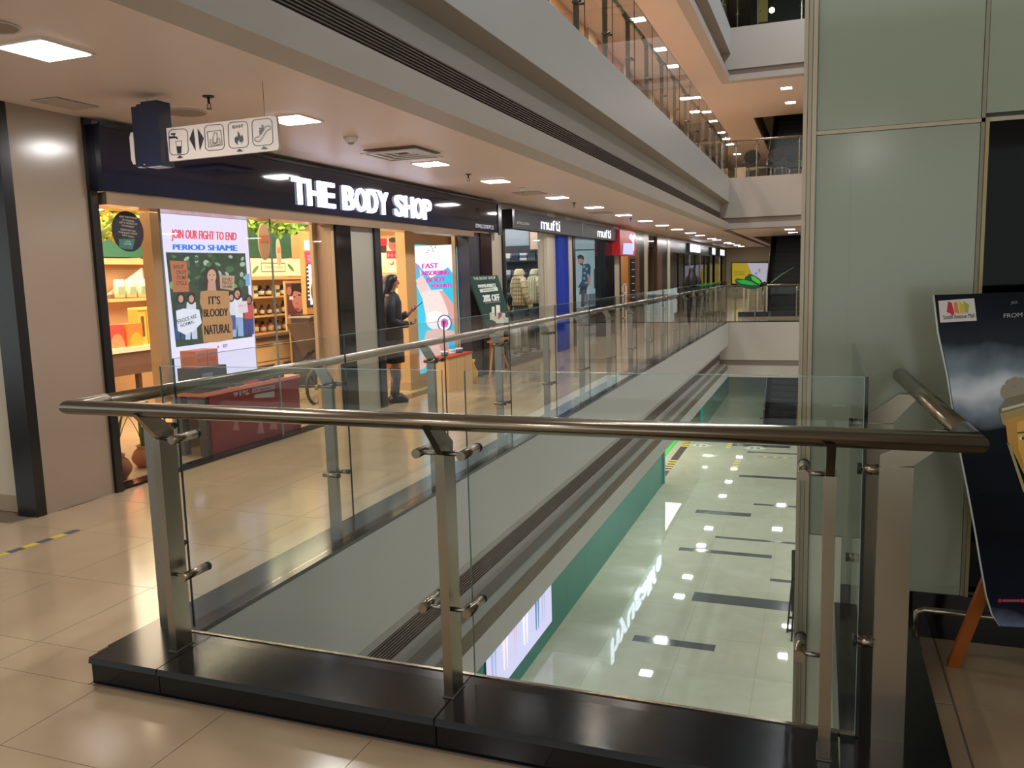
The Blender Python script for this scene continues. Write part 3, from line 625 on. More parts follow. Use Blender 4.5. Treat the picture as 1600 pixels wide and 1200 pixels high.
for i in range(4):
    y = 8.22 + i * .15
    t = thing('yellow_carton', 'tall golden carton on cream counter, %s of four beside the screen' % LR[i], 'box', (-8.15, y, .86), 'golden cartons on the counter')
    part(t, 'carton', (-8.24, -8.08, y - .065, y + .065, .86, 1.30, M('e9b04a', .5))); part(t, 'flap', (-8.24, -8.06, y - .066, y + .066, 1.30, 1.33, M('f2c86a', .5))); part(t, 'lettering', (-8.08, -8.077, y - .02, y + .03, .96, 1.22, M('6a4326', .5)))
for i in range(3):
    y = 8.1 + i * .2
    t = thing('pouch', 'cream printed pouch hung on the side rack, %s of three' % LR[i], 'pouch', (-8.9, y + .6, 1.45), 'cream pouches on the side rack')
    b = MB(); b.loft([((-8.9, y + .6, 1.45), .03, .09), ((-8.9, y + .6, 1.56), .045, .10), ((-8.9, y + .6, 1.70), .01, .09)], M('dcd9b0', .6), 10); b.build('body', t); part(t, 'print', (-8.856, -8.852, y + .55, y + .65, 1.50, 1.6, M('8fa288', .6)))
t = thing('side_rack', 'tall wooden side rack with glass showcase behind the gift counter', 'shelves', (-9.0, 8.8, 0))
part(t, 'upright', (-9.1, -9.0, 8.35, 8.42, 0, 1.95, WOODL)); part(t, 'upright', (-9.1, -9.0, 9.5, 9.57, 0, 1.95, WOODL)); part(t, 'top_rail', (-9.1, -8.9, 8.35, 9.57, 1.90, 1.98, WOODL)); part(t, 'shelf', (-9.1, -8.8, 8.42, 9.5, 1.40, 1.44, WOODL))
part(t, 'back_panel', (-9.12, -9.10, 8.42, 9.5, 0, 1.9, M('caa27a', .5)))
b = MB(); b.prism([(-8.98, 8.55, 1.5), (-8.98, 9.2, 1.5), (-8.98, 9.2, 1.86)], (.02, 0, 0), M('d8dcdc', .3)); b.build('white_card', t)
t = thing('small_shelf', 'small wooden stand of two slanted trays under the gift counter', 'stand', (-10.7, 11, 0))
part(t, 'side', (-10.95, -10.6, 10.6, 10.66, 0, .62, WOODL)); 
for z in (.30, .55): b = MB(); b.hexa([(-11, 10.66, z), (-10.5, 10.66, z - .06), (-10.5, 11.5, z - .06), (-11, 11.5, z), (-11, 10.66, z + .03), (-10.5, 10.66, z - .03), (-10.5, 11.5, z - .03), (-11, 11.5, z + .03)], M('d98a52', .5)); b.build('tray', t)
# -- greenery
def leaves(name, lab, region, n, s, cols, rnd, cat='plant', kind='stuff'):
    b = MB(); ms = [M(c, .5) for c in cols]; x0, x1, y0, y1, z0, z1 = region
    for i in range(n):
        c = Vector((rnd.uniform(x0, x1), rnd.uniform(y0, y1), z0 + (z1 - z0) * rnd.random() ** .6)); a = Vector((rnd.uniform(-1, 1), rnd.uniform(-1, 1), rnd.uniform(-1, .3))).normalized(); u = a.orthogonal().normalized() * s * .35
        b.face([c, c + a * s * .5 + u, c + a * s, c + a * s * .5 - u], ms[i % len(ms)])
    return tag(b.build(name, None, ((x0 + x1) / 2, (y0 + y1) / 2, z1)), lab, cat, kind=kind)
rnd = random.Random(5)
leaves('hanging_foliage', 'bunch of yellow-green hanging leaves inside window at far left', (-10.6, -9.6, 8.9, 11.4, 2.25, 2.7), 900, .13, ('7d9434', 'a8b23c', '5c7a2c', 'c9b84a'), rnd)
leaves('hanging_foliage', 'bunch of bright green leaves hanging right of the white screen', (-7.9, -7.6, 9.0, 11.5, 2.32, 2.7), 700, .12, ('5f8f2a', '7fb03a', '3f6a24', '9cc04a'), rnd)
# -- wooden cabinet with counter under the right shelves
t = thing('drawer_cabinet', 'honey wood drawer cabinet with dark top right of white screen', 'cabinet', (-7.85, 10.4, 0))
part(t, 'body', (-8.30, -7.76, 9.8, 11.3, 0, .76, WOOD)); part(t, 'top', (-8.32, -7.70, 9.78, 11.35, .76, .80, M('3a2c24', .3)))
for (y0, y1) in ((9.84, 10.5), (10.54, 11.26)):
    for (z0, z1) in ((.44, .73), (.08, .42)):
        d = part(t, 'drawer', (-7.76, -7.742, y0, y1, z0, z1, WOODL)); part(d, 'handle', (-7.742, -7.73, y0 + .1, y1 - .1, z1 - .07, z1 - .04, M('4a3222', .5)))
# -- portrait print
p0, p1 = onx((446, 441), -7.6), onx((474, 500), -7.6)
t = thing('portrait_poster', 'framed close-up portrait of a dark-haired woman inside the shop', 'poster', (-7.6, (p0.y + p1.y) / 2, p1.z))
part(t, 'frame', (-7.63, -7.605, p0.y - .02, p1.y + .02, p1.z - .14, p0.z + .02, WOODL)); part(t, 'stand', (-7.66, -7.63, p0.y + .1, p1.y - .1, 0, p0.z - .1, WOOD))
P = Print(crop(380, 330, 7.06, 'x', -7.6), (1, 0, 0), .25); P.poly([(470, 795), (655, 792), (680, 1140), (492, 1140)], '6b3d38'); P.ell(600, 960, 66, 150, 'c98a78', 24, -.1); P.poly([(530, 800), (655, 795), (662, 930), (620, 890), (560, 880), (530, 960)], '2a1e22')
P.ell(620, 925, 22, 7, '2b1c20'); P.ell(560, 945, 16, 7, '2b1c20'); P.ell(590, 1020, 14, 10, 'b47464'); P.ell(588, 1082, 30, 14, '9d4a50'); P.ell(505, 880, 26, 46, 'b87a68'); P.rect(508, 940, 550, 975, 'eee6dd'); P.text('NEW MOISTURE BOOST', (500, 1160), (660, 1140), (660, 1125), (500, 1145), 'e9d9c8', .01); P.build(t)
# -- mirror bay
t = thing('make_up_station', 'lit make-up mirror bay with white sign and pink banner', 'mirror', (-7.3, 11.6, 0))
XM = -7.2
cm = crop(380, 330, 7.06, 'x', XM)
q0, q1 = cm((655, 220)), cm((855, 1090))
part(t, 'frame', (XM - .08, XM - .004, q0.y, q1.y + .35, q1.z - .05, q0.z, WOOD)); part(t, 'base', (XM - .3, XM + .02, q0.y, q1.y + .35, 0, q1.z - .05, M('3a2a28', .5)))
P = Print(cm, (1, 0, 0), .9); P.rect(672, 322, 840, 430, 'f4efe6', e=1.2); P.text('MAKE UP', (728, 362), (838, 358), (838, 335), (728, 338), '2b2b2b', .01); P.text('STUDIO', (748, 412), (838, 410), (838, 382), (748, 384), '2b2b2b', .01)
P.poly([(675, 445), (840, 440), (845, 580), (695, 585)], 'dc4866'); P.text('COLORS OF', (708, 505), (840, 503), (840, 485), (708, 487), 'f9dfe6', .02); P.text('NATURE', (715, 550), (835, 548), (835, 515), (715, 518), 'f9c8d2', .02)
P.poly([(695, 590), (845, 585), (860, 1060), (700, 1060)], '2a2a34', e=.3); P.poly([(715, 590), (745, 590), (765, 1030), (742, 1030)], 'f6f4ff', e=2.2)
for i in range(9): P.ell(706 + i * 2, 620 + i * 44, 7, 9, 'fff2d8', 10, e=3.)
P.build(t, 'mirror')
t = thing('round_offer_sign', 'oval dark-green offer sign on a stem before the make-up mirror', 'sign', (XM + .22, 11.6, 0))
ce = crop(380, 330, 7.06, 'x', XM + .22)(((820), (880))); rz = .22
b = MB(); b.prism([ce + Vector((0, math.cos(q / 24 * 6.2832) * .20, math.sin(q / 24 * 6.2832) * rz)) for q in range(24)], (.01, 0, 0), M('e6ddc8', .5)); b.build('rim', t)
b = MB(); b.prism([ce + Vector((.01, math.cos(q / 24 * 6.2832) * .18, math.sin(q / 24 * 6.2832) * (rz - .02))) for q in range(24)], (.004, 0, 0), M('2a4a40', .5)); b.build('face', t)
b = MB(); b.tube([ce + Vector((0, 0, -rz)), (ce.x, ce.y, .02)], .015, BLACK, 8); b.lathe((ce.x, ce.y, 0), [(.12, 0), (.12, .02)], BLACK, 16); b.build('stem', t)
P = Print(lambda p: ce + Vector((.015, p[0], p[1])), (1, 0, 0), .3); P.text('PAMPER', (-.13, .04), (.13, .04), (.13, .09), (-.13, .09), 'efe8d8', .02); P.text('20% OFF', (-.13, -.07), (.13, -.07), (.13, -.01), (-.13, -.01), 'efe8d8', .02); P.build(t)
# -- hanging oval cards
for i, (a, b_, lab) in enumerate((((412, 378), 29, 'larger oval card hung on a wire in the shop window'), ((435, 394), 22, 'smaller oval card hung on a wire deeper in the window'))):
    x = -6.0 if i == 0 else -6.8; c = onx(a, x); h = b_ * (-x) / 1290 * 1.55
    t = thing('hanging_card', lab, 'hanging card', c, 'oval cards hanging in the window'); wd_ = .075 if i == 0 else .035
    b = MB(); b.prism([c + Vector((math.cos(q / 24 * 6.2832) * wd_ * .3, math.cos(q / 24 * 6.2832) * wd_, math.sin(q / 24 * 6.2832) * h)) for q in range(24)], (.008, 0, 0), M('c8a790', .5)); b.build('card', t)
    b = MB(); b.prism([c + Vector((.012 + k[0] * wd_ * .3, k[0] * wd_, k[1] * h)) for k in ((-.7, 0), (.7, 0), (.8, .35), (-.8, .35))], (.002, 0, 0), M('c98368', .5)); b.build('print_band', t)
    b = MB(); b.tube([c + Vector((0, 0, h)), (c.x, c.y, 2.70)], .003, STEELD, 5); b.build('wire', t)
# -- dark fluted trolley with a spoked wheel
t = thing('display_cart', 'dark tapered display cart with a spoked wheel beside the counter', 'cart', (-6.4, 9.6, 0))
cc = lambda X, Y: onx((380 + X / 4.46, 480 + Y / 5.455), -6.4)
b = MB(); q = [cc(455, 140), cc(668, 118), cc(690, 420), cc(565, 420)]; b.prism(q, (-.35, 0, 0), M('5b4a42', .5)); b.build('bin', t)
b = MB(); q = [cc(470, 78), cc(630, 68), cc(625, 82), cc(465, 92)]; b.prism(q, (-.35, 0, 0), M('6a584e', .5)); b.build('lid', t)
b = MB(); b.bar(cc(505, 90), cc(515, 125), .03, .03, BLACK); b.bar(cc(605, 85), cc(612, 118), .03, .03, BLACK); b.build('lid_bracket', t)
wc = onx((496, 604), -6.2); WR = .24
b = MB(); b.torus(wc, (1, 0, 0), WR, .022, M('2a2624', .6), 30, 8); b.build('tyre', t)
b = MB(); b.tube([wc - Vector((.04, 0, 0)), wc + Vector((.04, 0, 0))], .03, STEELD, 10); b.build('hub', t)
for k in range(12):
    an = k * math.pi / 6; b = MB(); b.tube([wc + Vector((.02 if k % 2 else -.02, 0, 0)), wc + Vector((0, math.cos(an) * WR, math.sin(an) * WR))], .003, STEELD, 5); b.build('spoke', t)
w2 = wc + Vector((-.5, .02, 0)); b = MB(); b.torus(w2, (1, 0, 0), WR, .022, M('2a2624', .6), 30, 8); b.build('tyre', t)
b = MB(); b.tube([wc, (wc.x - .2, wc.y, wc.z + .3), (-6.55, 9.75, .68)], .018, BLACK, 8); b.tube([w2, (-6.6, 9.75, .68)], .018, BLACK, 8); b.tube([wc, w2], .014, BLACK, 8); b.build('axle_frame', t)
# -- red promo table
t = thing('promo_table', 'red-fronted promotion table with salmon top in the shop window', 'table', (-5.6, 6.75, 0))
TY0, TY1, TX0, TX1, TZ = 6.10, 7.53, -5.75, -5.30, .60
TX0 = -5.40 + .0; TX0, TX1 = -5.57, -5.30
MAR = M('7e1f2e', .3, var=.06, scale=2)
part(t, 'front_panel', (TX1 - .02, TX1, TY0 + .02, TY1, .02, TZ - .03, MAR)); part(t, 'top', (TX0 - .12, TX1 + .01, TY0 - .05, TY1 + .02, TZ - .03, TZ, M('d9795f', .4)))
for x in (TX0 - .08, TX1 - .07): part(t, 'leg', (x - .04, x + .05, TY0 - .02, TY0 + .07, 0, TZ - .03, M('4d4a4c', .5)))
part(t, 'leg', (TX0 - .12, TX0 - .03, TY1 - .1, TY1 - .01, 0, TZ - .03, M('4d4a4c', .5)))
P = Print(crop(260, 560, 7.27, 'x', TX1 + .001), (1, 0, 0), 0.)
P.text('91%', (760, 440), (940, 415), (935, 350), (760, 385), 'a58e90', .05); P.poly([(975, 345), (1230, 300), (1230, 345), (975, 395)], 'a58e90'); P.text('OF WOMEN', (990, 380), (1220, 338), (1220, 312), (990, 355), '6a2a34', .03); P.poly([(1000, 410), (1225, 370), (1225, 440), (1000, 450)], '9a9c98')
P.text('FEEL SHAME', (900, 690), (1150, 640), (1150, 620), (900, 668), 'a36c70', .02); 
for (x, y, s_) in ((790, 760, 40), (1070, 790, 45), (1215, 740, 48)): P.poly([(x - s_ * .3, y - s_ * 1.6), (x + s_ * .3, y - s_ * 1.6), (x + s_, y + s_ * 1.4), (x - s_, y + s_ * 1.4)], 'a5666a')
P.build(t)
t = thing('carton_box', 'dark grey printed carton box at near end of promotion table', 'box', (-5.5, 6.3, TZ))
b_c = onx((315, 600), -5.40)
part(t, 'carton', (-5.60, -5.36, 6.07, 6.46, TZ, TZ + .23, M('3d3f4c', .5)))
P = Print(lambda p: Vector((-5.359, p[0], p[1])), (1, 0, 0)); P.text('LUSH', (6.16, TZ + .13), (6.4, TZ + .13), (6.4, TZ + .19), (6.16, TZ + .19), '8a8c94', .02) if False else None
P.rect(6.12, TZ + .13, 6.26, TZ + .18, '7f7f8a'); P.rect(6.32, TZ + .05, 6.42, TZ + .08, '7f7f8a'); P.build(t)
t = thing('carton_box', 'small salmon-pink carton standing on the dark grey carton', 'box', (-5.5, 6.4, TZ + .23))
part(t, 'carton', (-5.58, -5.40, 6.10, 6.40, TZ + .23, TZ + .39, M('d98a78', .5)))
P = Print(lambda p: Vector((-5.399, p[0], p[1])), (1, 0, 0)); [(P.text('JOIN THE', (y_, TZ + .34), (y_ + .10, TZ + .34), (y_ + .10, TZ + .36), (y_, TZ + .36), '7d2c34', .01), P.text('FIGHT', (y_, TZ + .28), (y_ + .10, TZ + .28), (y_ + .10, TZ + .32), (y_, TZ + .32), 'e8604c', .01)) for y_ in (6.12, 6.275)]; P.line([(6.25, TZ + .235), (6.25, TZ + .385)], .006, '8a443c'); P.build(t)
for i, (y, c_, lab) in enumerate(((6.62, '58554f', 'small grey printed tin on the promotion table'), (6.84, 'c9555a', 'small red printed tin on the promotion table'), (7.05, '3c3a6a', 'small dark-blue tub on the promotion table'), (7.28, '2a2726', 'small black tub at the far end of promotion table'))):
    t = thing('display_tin', lab, 'tin', (-5.4, y, TZ)); part(t, 'tin_body', (-5.45, -5.35, y - .07, y + .07, TZ, TZ + .09, M(c_, .4))); part(t, 'tin_lid', (-5.455, -5.345, y - .075, y + .075, TZ + .09, TZ + .105, M(c_, .3)))
# -- potted snake plants
def snake_plant(lab, x, y, s, n, seed):
    r = random.Random(seed); t = thing('potted_plant', lab, 'plant', (x, y, 0), 'clay pots with sword-leaf plants')
    b = MB(); b.lathe((x, y, 0), [(.07 * s, 0), (.115 * s, .06 * s), (.125 * s, .10 * s), (.10 * s, .16 * s), (.065 * s, .19 * s), (.08 * s, .215 * s), (.07 * s, .215 * s), (.06 * s, .18 * s)], M('8f5230', .6, var=.1, scale=12), 24); b.build('clay_pot', t)
    for i in range(n):
        a = r.uniform(0, 6.28); l = r.uniform(.28, .48) * s; lean = r.uniform(.1, .45); d = Vector((math.cos(a), math.sin(a), 0)); sd = Vector((-d.y, d.x, 0)); b = MB(); rs_ = []
        p = Vector((x, y, .18 * s)) + d * .02
        for k in range(6):
            f = k / 5; c = p + d * lean * l * f * f + Vector((0, 0, l * f)); w_ = .026 * s * math.sin(min(1, .35 + f * .65) * math.pi) + .002
            rs_.append([c - sd * w_, c - d * .004, c + sd * w_, c + d * .004])
        b.rings(rs_, M(('57702f', '7d8a3a', '3f5a28')[i % 3], .4), True, True); b.build('leaf', t)
snake_plant('larger potted sword-leaf plant, nearer the black door frame', -5.48, 5.16, 1.0, 7, 1)
snake_plant('smaller potted sword-leaf plant, farther from the black door frame', -5.62, 5.62, .92, 8, 4)
# -- things in the doorway
t = thing('wall_posters', 'collage of red and cream make-up prints on the shop end wall', 'posters', (-7.0, 13.09, 1.7))
cw = crop(580, 360, 7.5, 'y', 13.085); part(t, 'backing', (-7.75, -6.5, 13.087, 13.1, 1.66, 2.36, M('e8c898', .5)))
P = Print(cw, (0, -1, 0), .35); P.rect(90, 95, 450, 495, 'eccda0'); P.rect(100, 95, 185, 180, 'd2283c'); P.rect(100, 180, 180, 262, '3a3034'); P.rect(110, 262, 178, 410, 'f4e2c0'); P.rect(182, 240, 330, 362, 'cf3344'); P.ell(270, 165, 66, 78, 'b06a5c'); P.ell(262, 112, 58, 30, '3a2a2c'); P.ell(292, 185, 34, 16, 'c04a4a'); P.rect(182, 330, 292, 490, 'f3dfba'); P.poly([(210, 380), (245, 392), (262, 345), (270, 400), (235, 410)], 'b85a44'); P.ell(336, 400, 22, 42, 'b05a4c'); P.rect(325, 430, 345, 485, 'd6b890'); P.ell(372, 300, 34, 40, 'e0a888'); P.rect(390, 450, 442, 490, 'c8303c'); P.ell(415, 165, 14, 26, 'cf2c34'); P.poly([(385, 360), (395, 355), (438, 420), (428, 425)], 'b0503c')
for x in (205, 245, 290): P.ell(x, 290, 15, 26, 'e0707a')
P.build(t)
t = thing('shelf_unit', 'dark wooden make-up wall shelves behind the standing woman', 'shelves', (-7.0, 12.9, 0))
part(t, 'header', (-7.75, -6.4, 12.95, 13.08, 1.62, 1.66, M('4a2c24', .4))); part(t, 'back_panel', (-7.75, -6.4, 13.05, 13.09, 0, 1.62, M('c98d50', .5)))
for z in (.35, .7, 1.0, 1.28): part(t, 'shelf', (-7.75, -6.4, 12.80, 13.05, z, z + .03, M('33201c', .4)))
for x in (-7.75, -6.44): part(t, 'upright', (x, x + .04, 12.80, 13.05, 0, 1.62, M('33201c', .4)))
for k, z in enumerate((.73, 1.03, 1.31)):
    for i in range(5):
        x = -7.25 + i * .17; product('bottle', (x, 12.9, z), (.09, .17), ('e8c04a', '9fae3a', 'c9502c', '3a2a2a', 'e9d9a8')[(i + k) % 5], 'small colourful pot, %s on the %s dark shelf behind the woman' % (LR[i], SH[k + 1]), 'pots on the dark make-up shelves')
t = thing('banner_stand', 'narrow dark tapering panel stand between the woman and lit poster', 'stand', (-6.35, 12.3, 0))
q = [onx((634, 478), -6.3), onx((648, 470), -6.3), onx((652, 578), -6.3), onx((645, 580), -6.3)]; b = MB(); b.prism(q, (-.08, 0, 0), M('2b2428', .5)); b.build('panel', t); part(t, 'foot', (-6.5, -6.2, q[3].y - .05, q[2].y + .1, 0, .03, BLACK))
part(t, 'foot_post', (-6.36, -6.32, q[3].y, q[3].y + .04, .03, q[3].z + .05, BLACK))
t = thing('wooden_crate', 'pine slatted crate with red cloth on top beside the doorway', 'crate', (-4.98, 11.3, 0))
KY0, KY1 = 11.55, 12.35
KX0, KX1, KH = -5.11, -4.86, .46
KY0, KY1 = onx((700, 560), KX1).y, onx((738, 560), KX1).y
for i in range(3):
    w_ = (KY1 - KY0) / 3; part(t, 'board', (KX1 - .02, KX1, KY0 + w_ * i + .008, KY0 + w_ * (i + 1) - .008, 0, KH, WOODL))
part(t, 'side_board', (KX0, KX1 - .02, KY0, KY0 + .02, 0, KH, WOODL)); part(t, 'side_board', (KX0, KX1 - .02, KY1 - .02, KY1, 0, KH, WOODL)); part(t, 'crate_top', (KX0, KX1, KY0, KY1, KH, KH + .02, WOOD)); part(t, 'red_cloth', (KX0 - .01, KX1 + .01, KY0 - .01, KY1 + .01, KH + .02, KH + .04, M('c2452c', .6)))
for i, c_ in enumerate(('2f9ab8', 'e4e4e0', '3f6fa8')):
    y = KY0 + .15 + i * .25; t = thing('cream_tub', ('blue', 'white', 'dark-blue')[i] + ' cream tub on the red-topped pine crate', 'tub', (-4.98, y, KH + .04), 'tubs on the crate'); b = MB(); b.lathe((-4.98, y, KH + .04), [(.05, 0), (.055, .05)], M(c_, .4), 12); b.build('tub_body', t); b = MB(); b.lathe((-4.98, y, KH + .09), [(.058, 0), (.058, .02)], M('e9e4da', .4), 12); b.build('tub_lid', t)
t = thing('yellow_bag', 'yellow crumpled bag leaning on the pine crate side', 'bag', (-4.95, KY1 + .12, 0)); b = MB(); b.loft([((-4.95, KY1 + .12, .0), .10, .09), ((-4.95, KY1 + .13, .16), .12, .11), ((-4.96, KY1 + .11, .30), .07, .08), ((-4.96, KY1 + .12, .36), .09, .10)], M('d9a82c', .6), 10); b.build('body', t)
# -- easel board
t = thing('easel_sign', 'green sale board on a wooden easel at the shop corner', 'sign', (-4.95, 12.4, 0))
XE = -4.95; ce_ = crop(680, 350, 4.8, 'x', XE)
q = [ce_(p) for p in ((252, 388), (468, 384), (575, 735), (388, 775))]
b = MB(); b.prism(q, (-.025, 0, 0), M('1d4a44', .4)); b.build('board', t)
P = Print(ce_, (1, 0, 0), .12); P.text('THE BODY SHOP', (290, 420), (455, 412), (450, 392), (282, 400), 'd9e2de', .01); P.text('PAMPER-PERFECT', (325, 478), (458, 474), (450, 446), (320, 455), 'd9e2de', fat=2.); P.poly([(330, 488), (465, 474), (470, 500), (338, 514)], 'd5dcd6'); P.text('PACKAGES', (358, 503), (442, 494), (438, 484), (355, 492), '2a4a44', .02)
P.text('20% OFF', (362, 584), (484, 574), (476, 524), (354, 534), 'e8ece8', fat=2.4); P.line([(372, 592), (490, 582)], 2, 'd9e2de')
for (x, y, w_, h_, c) in ((405, 665, 30, 55, 'c9d0c4'), (420, 620, 22, 90, 'dfe2d4'), (452, 608, 30, 90, 'e8e8dc'), (430, 690, 38, 40, 'cfd4c6'), (476, 668, 45, 60, 'dadcd0'), (500, 700, 50, 40, 'c2c8bc'), (446, 715, 60, 30, 'd4d8cc')): P.poly([(x, y), (x + w_, y), (x + w_ * 1.15, y + h_), (x + w_ * .12, y + h_)], c)
P.ell(482, 682, 15, 20, 'b0485a'); P.build(t)
for a, b_ in (((368, 735), (400, 1080)), ((430, 800), (470, 1030))): 
    p, q_ = ce_(a), ce_(b_)
pA, pB, pT = Vector((-4.93, 12.15, 0)), Vector((-4.93, 13.05, 0)), ce_((440, 560))
for (e0, e1) in ((pA, ce_((470, 640)) + Vector((-.04, 0, 0))), (pB, ce_((400, 640)) + Vector((-.04, 0, 0))), (Vector((-5.10, 12.6, 0)), ce_((440, 600)) + Vector((-.06, 0, 0)))):
    b = MB(); b.bar(e0, e1, .03, .022, M('c98450', .5)); b.build('leg', t)
part(t, 'ledge', (-4.98, -4.90, 12.2, 13.0, .55, .58, M('c98450', .5)))

# ================================================================== WOMAN WITH PHONE
def skin_mesh(name, parent, verts, edges, radii, m, sub=2, root=0):
    off = wloc(parent)
    me = bpy.data.meshes.new(name); me.from_pydata([tuple(Vector(v) - off) for v in verts], edges, []); o = bpy.data.objects.new(name, me); COL.objects.link(o); o.parent = parent
    md = o.modifiers.new('skin', 'SKIN'); sv = me.skin_vertices[0].data
    for i, r in enumerate(radii): sv[i].radius = (r, r) if not isinstance(r, tuple) else r
    sv[root].use_root = True; md.use_smooth_shade = True
    s2 = o.modifiers.new('sub', 'SUBSURF'); s2.levels = sub; s2.render_levels = sub
    dg = bpy.context.evaluated_depsgraph_get(); me2 = bpy.data.meshes.new_from_object(o.evaluated_get(dg)); o.modifiers.clear(); o.data = me2
    me2.materials.clear(); me2.materials.append(m)
    for p in me2.polygons: p.use_smooth = True
    return o
def person(lab, base, h, face, cols, phone=True, skirt=True):
    """standing figure; face = heading angle in radians, 0 looks along +Y"""
    t = thing('person', lab, 'person', base); k = h / 1.64; ca, sa = math.cos(face), math.sin(face); B = Vector(base)
    def W(s, f, z): return B + Vector((s * ca - f * sa, s * sa + f * ca, z)) * k     # s = to the figure's right
    SKIN, HAIR, TOP, LOW, SOCK = cols
    vs = [W(0, 0, .90), W(0, 0, 1.08), W(0, .0, 1.26), W(0, -.02, 1.38), W(0, .0, 1.44), W(0, .03, 1.52), W(0, .03, 1.585),
          W(.15, -.02, 1.33), W(.19, -.03, 1.08), W(.17, .16, 1.0), W(.15, .22, 1.01),
          W(-.15, -.02, 1.33), W(-.19, -.01, 1.07), W(-.13, .20, 1.10), W(-.10, .27, 1.16),
          W(.085, 0, .86), W(.09, .015, .47), W(.09, -.01, .09), W(.09, .09, .03),
          W(-.085, 0, .86), W(-.09, .03, .47), W(-.09, .0, .09), W(-.09, .11, .03)]
    es = [(0, 1), (1, 2), (2, 3), (3, 4), (4, 5), (5, 6), (3, 7), (7, 8), (8, 9), (9, 10), (3, 11), (11, 12), (12, 13), (13, 14), (0, 15), (15, 16), (16, 17), (17, 18), (0, 19), (19, 20), (20, 21), (21, 22)]
    rr_ = [.125, .105, .105, .055, .042, .082, .072, .055, .043, .032, .026, .055, .043, .032, .026, .085, .052, .036, .028, .085, .052, .036, .028]
    skin_mesh('body', t, vs, es, [r * k for r in rr_], SKIN)
    # jacket
    b = MB(); n = 18
    def ring(z, rs_, rf, f0=0.): return [W(rs_ * math.cos(6.2832 * i / n), f0 + rf * math.sin(6.2832 * i / n), z) for i in range(n)]
    b.rings([ring(.82, .185, .15), ring(.95, .175, .145), ring(1.1, .165, .135), ring(1.28, .20, .14), ring(1.37, .17, .11), ring(1.425, .07, .065)], TOP); b.build('jacket', t)
    b = MB(); b.tube([W(.16, -.02, 1.35), W(.215, -.03, 1.2), W(.22, -.03, 1.06), W(.195, .08, 1.01), W(.165, .19, 1.01)], [.07 * k, .065 * k, .06 * k, .052 * k, .045 * k], TOP, 12); b.build('sleeve', t)
    b = MB(); b.tube([W(-.16, -.02, 1.35), W(-.215, -.02, 1.2), W(-.215, 0, 1.06), W(-.165, .12, 1.07), W(-.12, .22, 1.13)], [.07 * k, .065 * k, .06 * k, .05 * k, .043 * k], TOP, 12); b.build('sleeve', t)
    if skirt:
        b = MB(); b.rings([ring(.52, .20, .15), ring(.6, .195, .15), ring(.75, .185, .15), ring(.88, .165, .14)], LOW); b.build('skirt', t)
    for s in (1, -1):
        top_z = .44 if skirt else .88
        b = MB(); b.tube([W(.09 * s, .02, top_z), W(.09 * s, .02 if s > 0 else .03, .30), W(.09 * s, .0, .08)], [(.062 if skirt else .095) * k, .055 * k, .05 * k], SOCK, 12); b.build('legwear', t)
        b = MB(); b.rings([[W(.09 * s + .045 * math.cos(6.2832 * i / 12), .04 + L_ * math.sin(6.2832 * i / 12), z) for i in range(12)] for z, L_ in ((0, .13), (.03, .13), (.06, .11), (.10, .06))], M('17141a', .4)); b.build('shoe', t)
    # head: hair cap, face details
    hd = W(0, .03, 1.545)
    b = MB(); b.rings([[W((r1 + .0) * math.cos(6.2832 * i / n), .015 + r2 * math.sin(6.2832 * i / n) - off, z) for i in range(n)] for z, r1, r2, off in ((1.648, .02, .02, .0), (1.635, .06, .07, .0), (1.60, .088, .098, .008), (1.55, .098, .095, .02), (1.48, .10, .075, .045), (1.40, .118, .075, .085), (1.27, .13, .065, .125), (1.12, .12, .055, .125), (1.02, .07, .035, .12))], HAIR); b.build('hair', t)
    b = MB(); b.lathe(W(0, .112, 1.535), [(.010 * k, -.02), (.016 * k, -.005), (.006 * k, .02)], SKIN, 8); b.build('nose', t)
    for s in (1, -1):
        b = MB(); b.lathe(W(.03 * s, .104, 1.558), [(.003, -.006), (.010 * k, 0), (.003, .006)], M('1a1416', .3), 8); b.build('eye', t)
    b = MB(); b.loft([(W(0, .103, 1.500), .02 * k, .006), (W(0, .103, 1.508), .018 * k, .006)], M('8f4a48', .5), 8); b.build('mouth', t)
    # hands
    for s, wr, tgt in ((1, W(.15, .22, 1.01), W(.13, .30, 1.03)), (-1, W(-.10, .27, 1.16), W(-.07, .335, 1.21))):
        d = (tgt - wr).normalized(); u = d.cross(Vector((0, 0, 1))).normalized(); v = u.cross(d)
        hv = [wr, wr + d * .055 * k]; he = [(0, 1)]; hr = [.022 * k, .026 * k]
        for i, ln in enumerate((.052, .06, .056, .045)):
            o_ = (i - 1.5) * .015 * k; a1 = wr + d * .07 * k + u * o_; a2 = a1 + (d * .6 + v * .5).normalized() * ln * .5 * k; a3 = a2 + (d * .1 + v * .6 - u * .2 * s).normalized() * ln * .45 * k
            b0 = len(hv); hv += [a1, a2, a3]; he += [(1, b0), (b0, b0 + 1), (b0 + 1, b0 + 2)]; hr += [.0095 * k, .0085 * k, .0075 * k]
        b0 = len(hv); tb = wr + d * .025 * k - u * .03 * s * k; hv += [tb, tb + (d * .5 + v * .6 - u * .2 * s).normalized() * .035 * k]; he += [(0, b0), (b0, b0 + 1)]; hr += [.011 * k, .008 * k]
        skin_mesh('hand', t, hv, he, hr, SKIN, 1)
    return t, W
wp, W = person('woman with long dark hair, black jacket and skirt, looking at her phone in doorway', (-5.22, 9.52, 0), 1.66, math.radians(-56),
    (M('9a6c58', .5), M('17131a', .45), M('14161f', .7), M('121116', .7), M('3c3337', .7)))
pc = W(-.075, .36, 1.235)
t = thing('phone', 'dark smartphone held tilted in the woman\'s raised hand', 'phone', pc)
